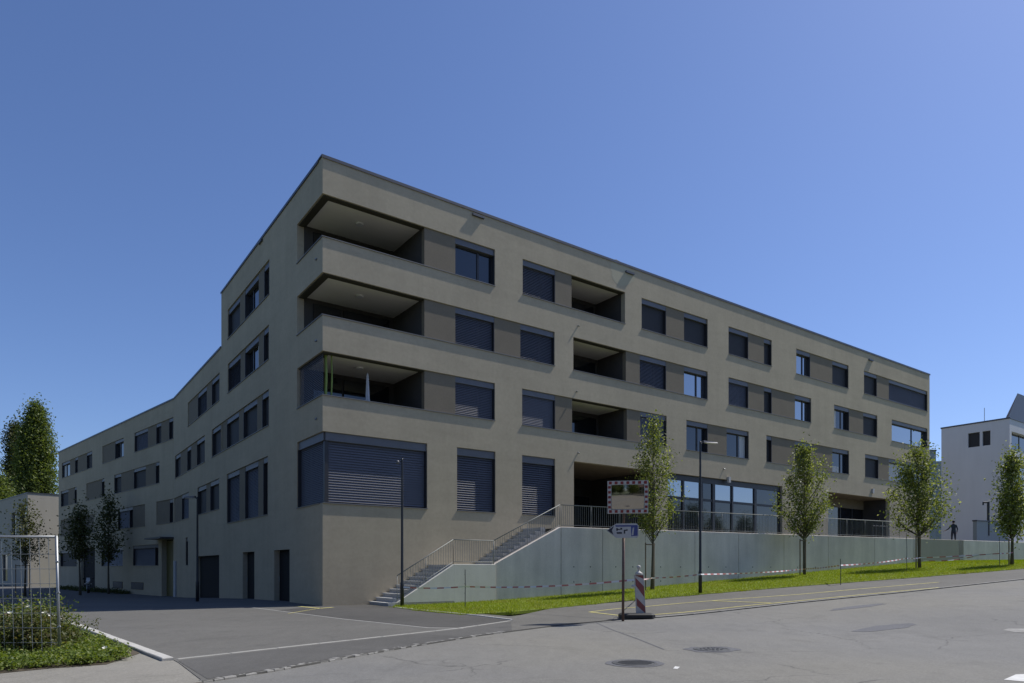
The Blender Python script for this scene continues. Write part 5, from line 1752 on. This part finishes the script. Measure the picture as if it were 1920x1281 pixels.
# parked motorcycle in the shade
mc = ground_at(166, 1112, 0.03)
bike = thing('motorcycle', 'parked motorcycle in the shade between the two yard trees', 'motorcycle', mc)
def BF(x, y, z):            # x along the bike, y across
    a = R(-62); return (mc.x + x * math.cos(a) - y * math.sin(a), mc.y + x * math.sin(a) + y * math.cos(a), mc.z + z)
def wheel(x):
    mb = MB(); n = 20; r0, r1 = 0.32, 0.055
    ring = [BF(x + r0 * math.cos(2 * math.pi * k / n), 0, r0 + .02 + r0 * math.sin(2 * math.pi * k / n)) for k in range(n + 1)]
    mb.tube(ring, r1, 8, False); w = obj('wheel', mb, M['black'], bike, True)
    mb = MB(); mb.tube([BF(x, -.03, r0 + .02), BF(x, .03, r0 + .02)], 0.2, 14); obj('rim', mb, M['steel'], w)
wheel(0.72); wheel(-0.72)
mb = MB(); mb.tube([BF(0.72, 0.08, 0.34), BF(0.48, 0.08, 1.0)], 0.028, 8); mb.tube([BF(0.72, -0.08, 0.34), BF(0.48, -0.08, 1.0)], 0.028, 8); obj('fork', mb, M['steel'], bike)
mb = MB(); mb.tube([BF(0.42, -0.38, 1.08), BF(0.48, 0, 1.02), BF(0.42, 0.38, 1.08)], 0.018, 6); obj('handlebar', mb, M['black'], bike)
mb = MB(); mb.tube([BF(0.50, 0, .88), BF(0.2, 0, .90), BF(-0.1, 0, .80), BF(-0.4, 0, .80), BF(-0.85, 0, .92)], [.12, .19, .15, .14, .07], 10); obj('tank_and_seat', mb, M['grey_paint'], bike, True)
mb = MB(); mb.tube([BF(0.35, 0, .45), BF(0.0, 0, .42), BF(-0.3, 0, .45)], [.15, .2, .14], 8); obj('engine', mb, M['iron'], bike)
mb = MB(); mb.tube([BF(0.56, 0, .95), BF(0.64, 0, .94)], [.10, .09], 12); obj('headlight', mb, M['headlight'], bike)
mb = MB(); mb.poly([BF(.58, -.16, 1.05), BF(.58, .16, 1.05), BF(.44, .13, 1.38), BF(.44, -.13, 1.38)]); mb.poly([BF(.575, -.16, 1.05), BF(.435, -.13, 1.38), BF(.435, .13, 1.38), BF(.575, .16, 1.05)]); obj('windscreen', mb, M['headlight'], bike)
for s in (-1, 1):
    mb = MB(); mb.tube([BF(.46, .3 * s, 1.08), BF(.44, .36 * s, 1.28)], 0.012, 5); mb.tube([BF(.45, .36 * s, 1.30), BF(.43, .36 * s, 1.30)], 0.065, 8); obj('mirror', mb, M['black'], bike)
    mb = MB(); mb.tube([BF(.58, .22 * s, .84), BF(.62, .24 * s, .84)], 0.05, 8); obj('indicator', mb, M['headlight'], bike)
mb = MB(); mb.tube([BF(-0.1, 0.1, .4), BF(-0.05, 0.3, .03)], 0.014, 5); obj('side_stand', mb, M['black'], bike)

# ------------------------------------------------------------------ the person on the terrace
def person(loc, yaw):
    J = {'pelvis': (0, 0, .95, .145), 'waist': (0, 0.0, 1.10, .13), 'chest': (0, 0, 1.33, .155), 'base': (0, 0, 1.47, .075), 'neck': (0, -.01, 1.53, .055), 'head': (0, -.03, 1.63, .088), 'crown': (0, -.02, 1.71, .075),
         'ls': (-.17, 0, 1.41, .065), 'le': (-.30, -.06, 1.16, .046), 'lw': (-.47, -.20, 1.02, .030), 'lp': (-.53, -.25, 1.00, .030),
         'rs': (.17, 0, 1.41, .065), 're': (.25, .03, 1.13, .046), 'rw': (.24, -.06, .90, .030), 'rp': (.24, -.08, .83, .030),
         'lh': (-.09, 0, .88, .095), 'lk': (-.11, -.03, .48, .062), 'la': (-.12, .02, .09, .042), 'lt': (-.14, -.13, .045, .038),
         'rh': (.09, 0, .88, .095), 'rk': (.11, -.02, .48, .062), 'ra': (.12, .03, .09, .042), 'rt': (.14, -.12, .045, .038)}
    ed = [('pelvis', 'waist'), ('waist', 'chest'), ('chest', 'base'), ('base', 'neck'), ('neck', 'head'), ('head', 'crown'), ('chest', 'ls'), ('ls', 'le'), ('le', 'lw'), ('lw', 'lp'), ('chest', 'rs'), ('rs', 're'), ('re', 'rw'), ('rw', 'rp'),
          ('pelvis', 'lh'), ('lh', 'lk'), ('lk', 'la'), ('la', 'lt'), ('pelvis', 'rh'), ('rh', 'rk'), ('rk', 'ra'), ('ra', 'rt')]
    for s, side in (('l', -1), ('r', 1)):
        p = Vector(J[s + 'p'][:3]); w = Vector(J[s + 'w'][:3]); d = (p - w).normalized(); ac = d.cross(Vector((0, 0, 1))) if abs(d.z) < .9 else Vector((0, 1, 0)); ac.normalize()
        for k, ln in enumerate((0.07, 0.08, 0.075, 0.06)):
            a = p + ac * (k - 1.5) * 0.019 + d * 0.03; b = a + d * ln * 0.5; c = b + d * ln * .4 + Vector((0, -0.012, -0.012))
            J[f'{s}f{k}a'] = (*a, .0085); J[f'{s}f{k}b'] = (*b, .008); J[f'{s}f{k}c'] = (*c, .007)
            ed += [(s + 'p', f'{s}f{k}a'), (f'{s}f{k}a', f'{s}f{k}b'), (f'{s}f{k}b', f'{s}f{k}c')]
        a = w + ac * 0.035 + d * 0.035; b = a + ac * 0.02 + d * 0.03
        J[s + 't1'] = (*a, .010); J[s + 't2'] = (*b, .008); ed += [(s + 'w', s + 't1'), (s + 't1', s + 't2')]
    J = {k: (-v[0], *v[1:]) for k, v in J.items()}
    names = list(J); idx = {n: i for i, n in enumerate(names)}
    me = bpy.data.meshes.new('tmp'); me.from_pydata([J[n][:3] for n in names], [(idx[a], idx[b]) for a, b in ed], []); me.update()
    tmp = bpy.data.objects.new('tmp', me); COL.objects.link(tmp)
    sk = tmp.modifiers.new('skin', 'SKIN')
    for i, n in enumerate(names):
        me.skin_vertices[0].data[i].radius = (J[n][3], J[n][3] * (0.72 if n in ('pelvis', 'waist', 'chest') else 1.0)); me.skin_vertices[0].data[i].use_root = (n == 'pelvis')
    tmp.modifiers.new('sub', 'SUBSURF').levels = 2
    dg = bpy.context.evaluated_depsgraph_get(); dg.update()
    m2 = bpy.data.meshes.new_from_object(tmp.evaluated_get(dg)); bpy.data.objects.remove(tmp)
    for m in ('cloth_dark', 'cloth_trouser', 'skin', 'black'): m2.materials.append(M[m])
    for f in m2.polygons:
        f.use_smooth = True; c = f.center
        hand = (c.x > .45) or (c.x < -.15 and c.z < .90 and c.z > .7)
        f.material_index = 2 if (hand or c.z > 1.50) else 3 if c.z < .10 else 1 if c.z < .92 else 0
    t = thing('person', 'person in dark clothes standing on the terrace with one arm held out', 'person', loc)
    t.rotation_euler.z = yaw
    o = bpy.data.objects.new('body', m2); COL.objects.link(o); o.parent = t
    mb = MB(); mb.lathe((0, 0, 0), [(0.055, 1.60), (.098, 1.64), (.100, 1.70), (.075, 1.755), (.02, 1.775)], 14)
    mb.v = [(x, y - .015 + 0.02, z) for x, y, z in mb.v]
    me = mesh_from('hair', mb.v, mb.f, [M['hair']]); h = bpy.data.objects.new('hair', me); COL.objects.link(h); h.parent = t
    mb = MB()
    for x in (-.032, .032): mb.lathe((x, -.112, 1.645), [(.004, -.008), (.010, 0), (.004, .008)], 8)
    me = mesh_from('eyes', mb.v, mb.f, [M['hair']]); h = bpy.data.objects.new('eyes', me); COL.objects.link(h); h.parent = t
    mb = MB(); mb.tube([(0, -.115, 1.65), (0, -.14, 1.615), (0, -.112, 1.605)], [.008, .014, .008], 6)
    me = mesh_from('nose', mb.v, mb.f, [M['skin']]); h = bpy.data.objects.new('nose', me); COL.objects.link(h); h.parent = t
    return t
person(((1788 - 960) / 1290 * 52, 52.0, ZT - 0.03), R(165))
# iron gate by the end of the railing
gt = thing('gate', 'dark iron gate with pale bars beside the standing person', 'gate', FW(aG0 + 0.1, 3.2, ZT))
for k in range(6):
    mb = MB(); mb.tube([FW(aG0 + .1 + k * .35, 3.2, ZT - .03), FW(aG0 + .1 + k * .35, 3.2, ZT + 1.15)], 0.035 if k in (0, 5) else 0.02, 6)
    obj('bar', mb, M['lamp' if k % 2 == 0 else 'rail'], gt)
mb = MB(); mb.tube([FW(aG0 + .1, 3.2, ZT + 1.0), FW(aG0 + 1.85, 3.2, ZT + 1.0)], .025, 6); obj('top_rail', mb, M['lamp'], gt)

# ================================================================== across the street, behind the camera: what the mirror and the panes reflect; also trees added to shade the yard
proto = make_tree(Vector((0, 0, 0)), 13.0, 2.6, 6.5, 'broad leafy tree outside the view, across the street or added to shade the yard', 'trees outside the view', M['leaf_poplar'], 150, 9000, 0.42, 'broadleaf_tree', 0.22, stakes=False, sig=(0.6, 0.95), shape='round', branch_r=0.3)
def copy_thing(t, loc, rz, sc):
    r = t.copy(); COL.objects.link(r); r.location = loc; r.rotation_euler.z = rz; r.scale = (sc, sc, sc)
    for ch in list(t.children):
        c = ch.copy(); COL.objects.link(c); c.parent = r
    return r
spots = [PERP * 14 + EV * (w + random.uniform(-2, 2)) for w in range(-34, 125, 9)]
spots += [Vector(p) for p in ((-31, 17), (-36, 26), (-44, 36), (-52, 46), (-62, 57))]  # unseen row added left of the yard to dim the wing's lower walls
for i, q in enumerate(spots):
    loc = Vector((q.x, q.y, gz(q.x, q.y)))
    sc = random.uniform(0.85, 1.15)
    if q.x > 35: sc *= 0.70
    if i == 0:
        proto.location = loc; proto.rotation_euler.z = 1.0
    else: copy_thing(proto, loc, random.uniform(0, 6), sc)
hq = PERP * 22
FO = frame2((hq.x - E[0] * 14, hq.y - E[1] * 14), E, (PERP.x, PERP.y))
opp = thing('house', 'pale house across the street, seen only in the traffic mirror', 'building', FO(0, 0, 0))
ow = []
for r_ in range(2):
    for k in range(7): ow.append((1.5 + k * 3.6, 3.1 + k * 3.6, 1.2 + r_ * 3.0, 2.8 + r_ * 3.0, 0.2, None, False))
mb = MB(); wall_grid(mb, FO, 0, 27, -1, 7.2, ow)
for a0, a1 in ((0, 0), (27, 27)): mb.poly([FO(a0, 0, -1), FO(a0, 10, -1), FO(a0, 10, 7.2), FO(a0, 5, 10.4), FO(a0, 0, 7.2)])
obj('wall', mb, M['beige_house'], opp)
for o_ in ow:
    mb = MB(); mb.fbox(FO, o_[0], o_[1], 0.15, 0.19, o_[2], o_[3]); obj('window', mb, M['glass'], opp)
mb = MB(); mb.hexa([FO(-.4, -.5, 7.0), FO(27.4, -.5, 7.0), FO(27.4, 5, 10.5), FO(-.4, 5, 10.5), FO(-.4, -.5, 7.2), FO(27.4, -.5, 7.2), FO(27.4, 5, 10.7), FO(-.4, 5, 10.7)])
mb.hexa([FO(-.4, 5, 10.5), FO(27.4, 5, 10.5), FO(27.4, 10.5, 7.0), FO(-.4, 10.5, 7.0), FO(-.4, 5, 10.7), FO(27.4, 5, 10.7), FO(27.4, 10.5, 7.2), FO(-.4, 10.5, 7.2)])
obj('roof', mb, M['rust'], opp)
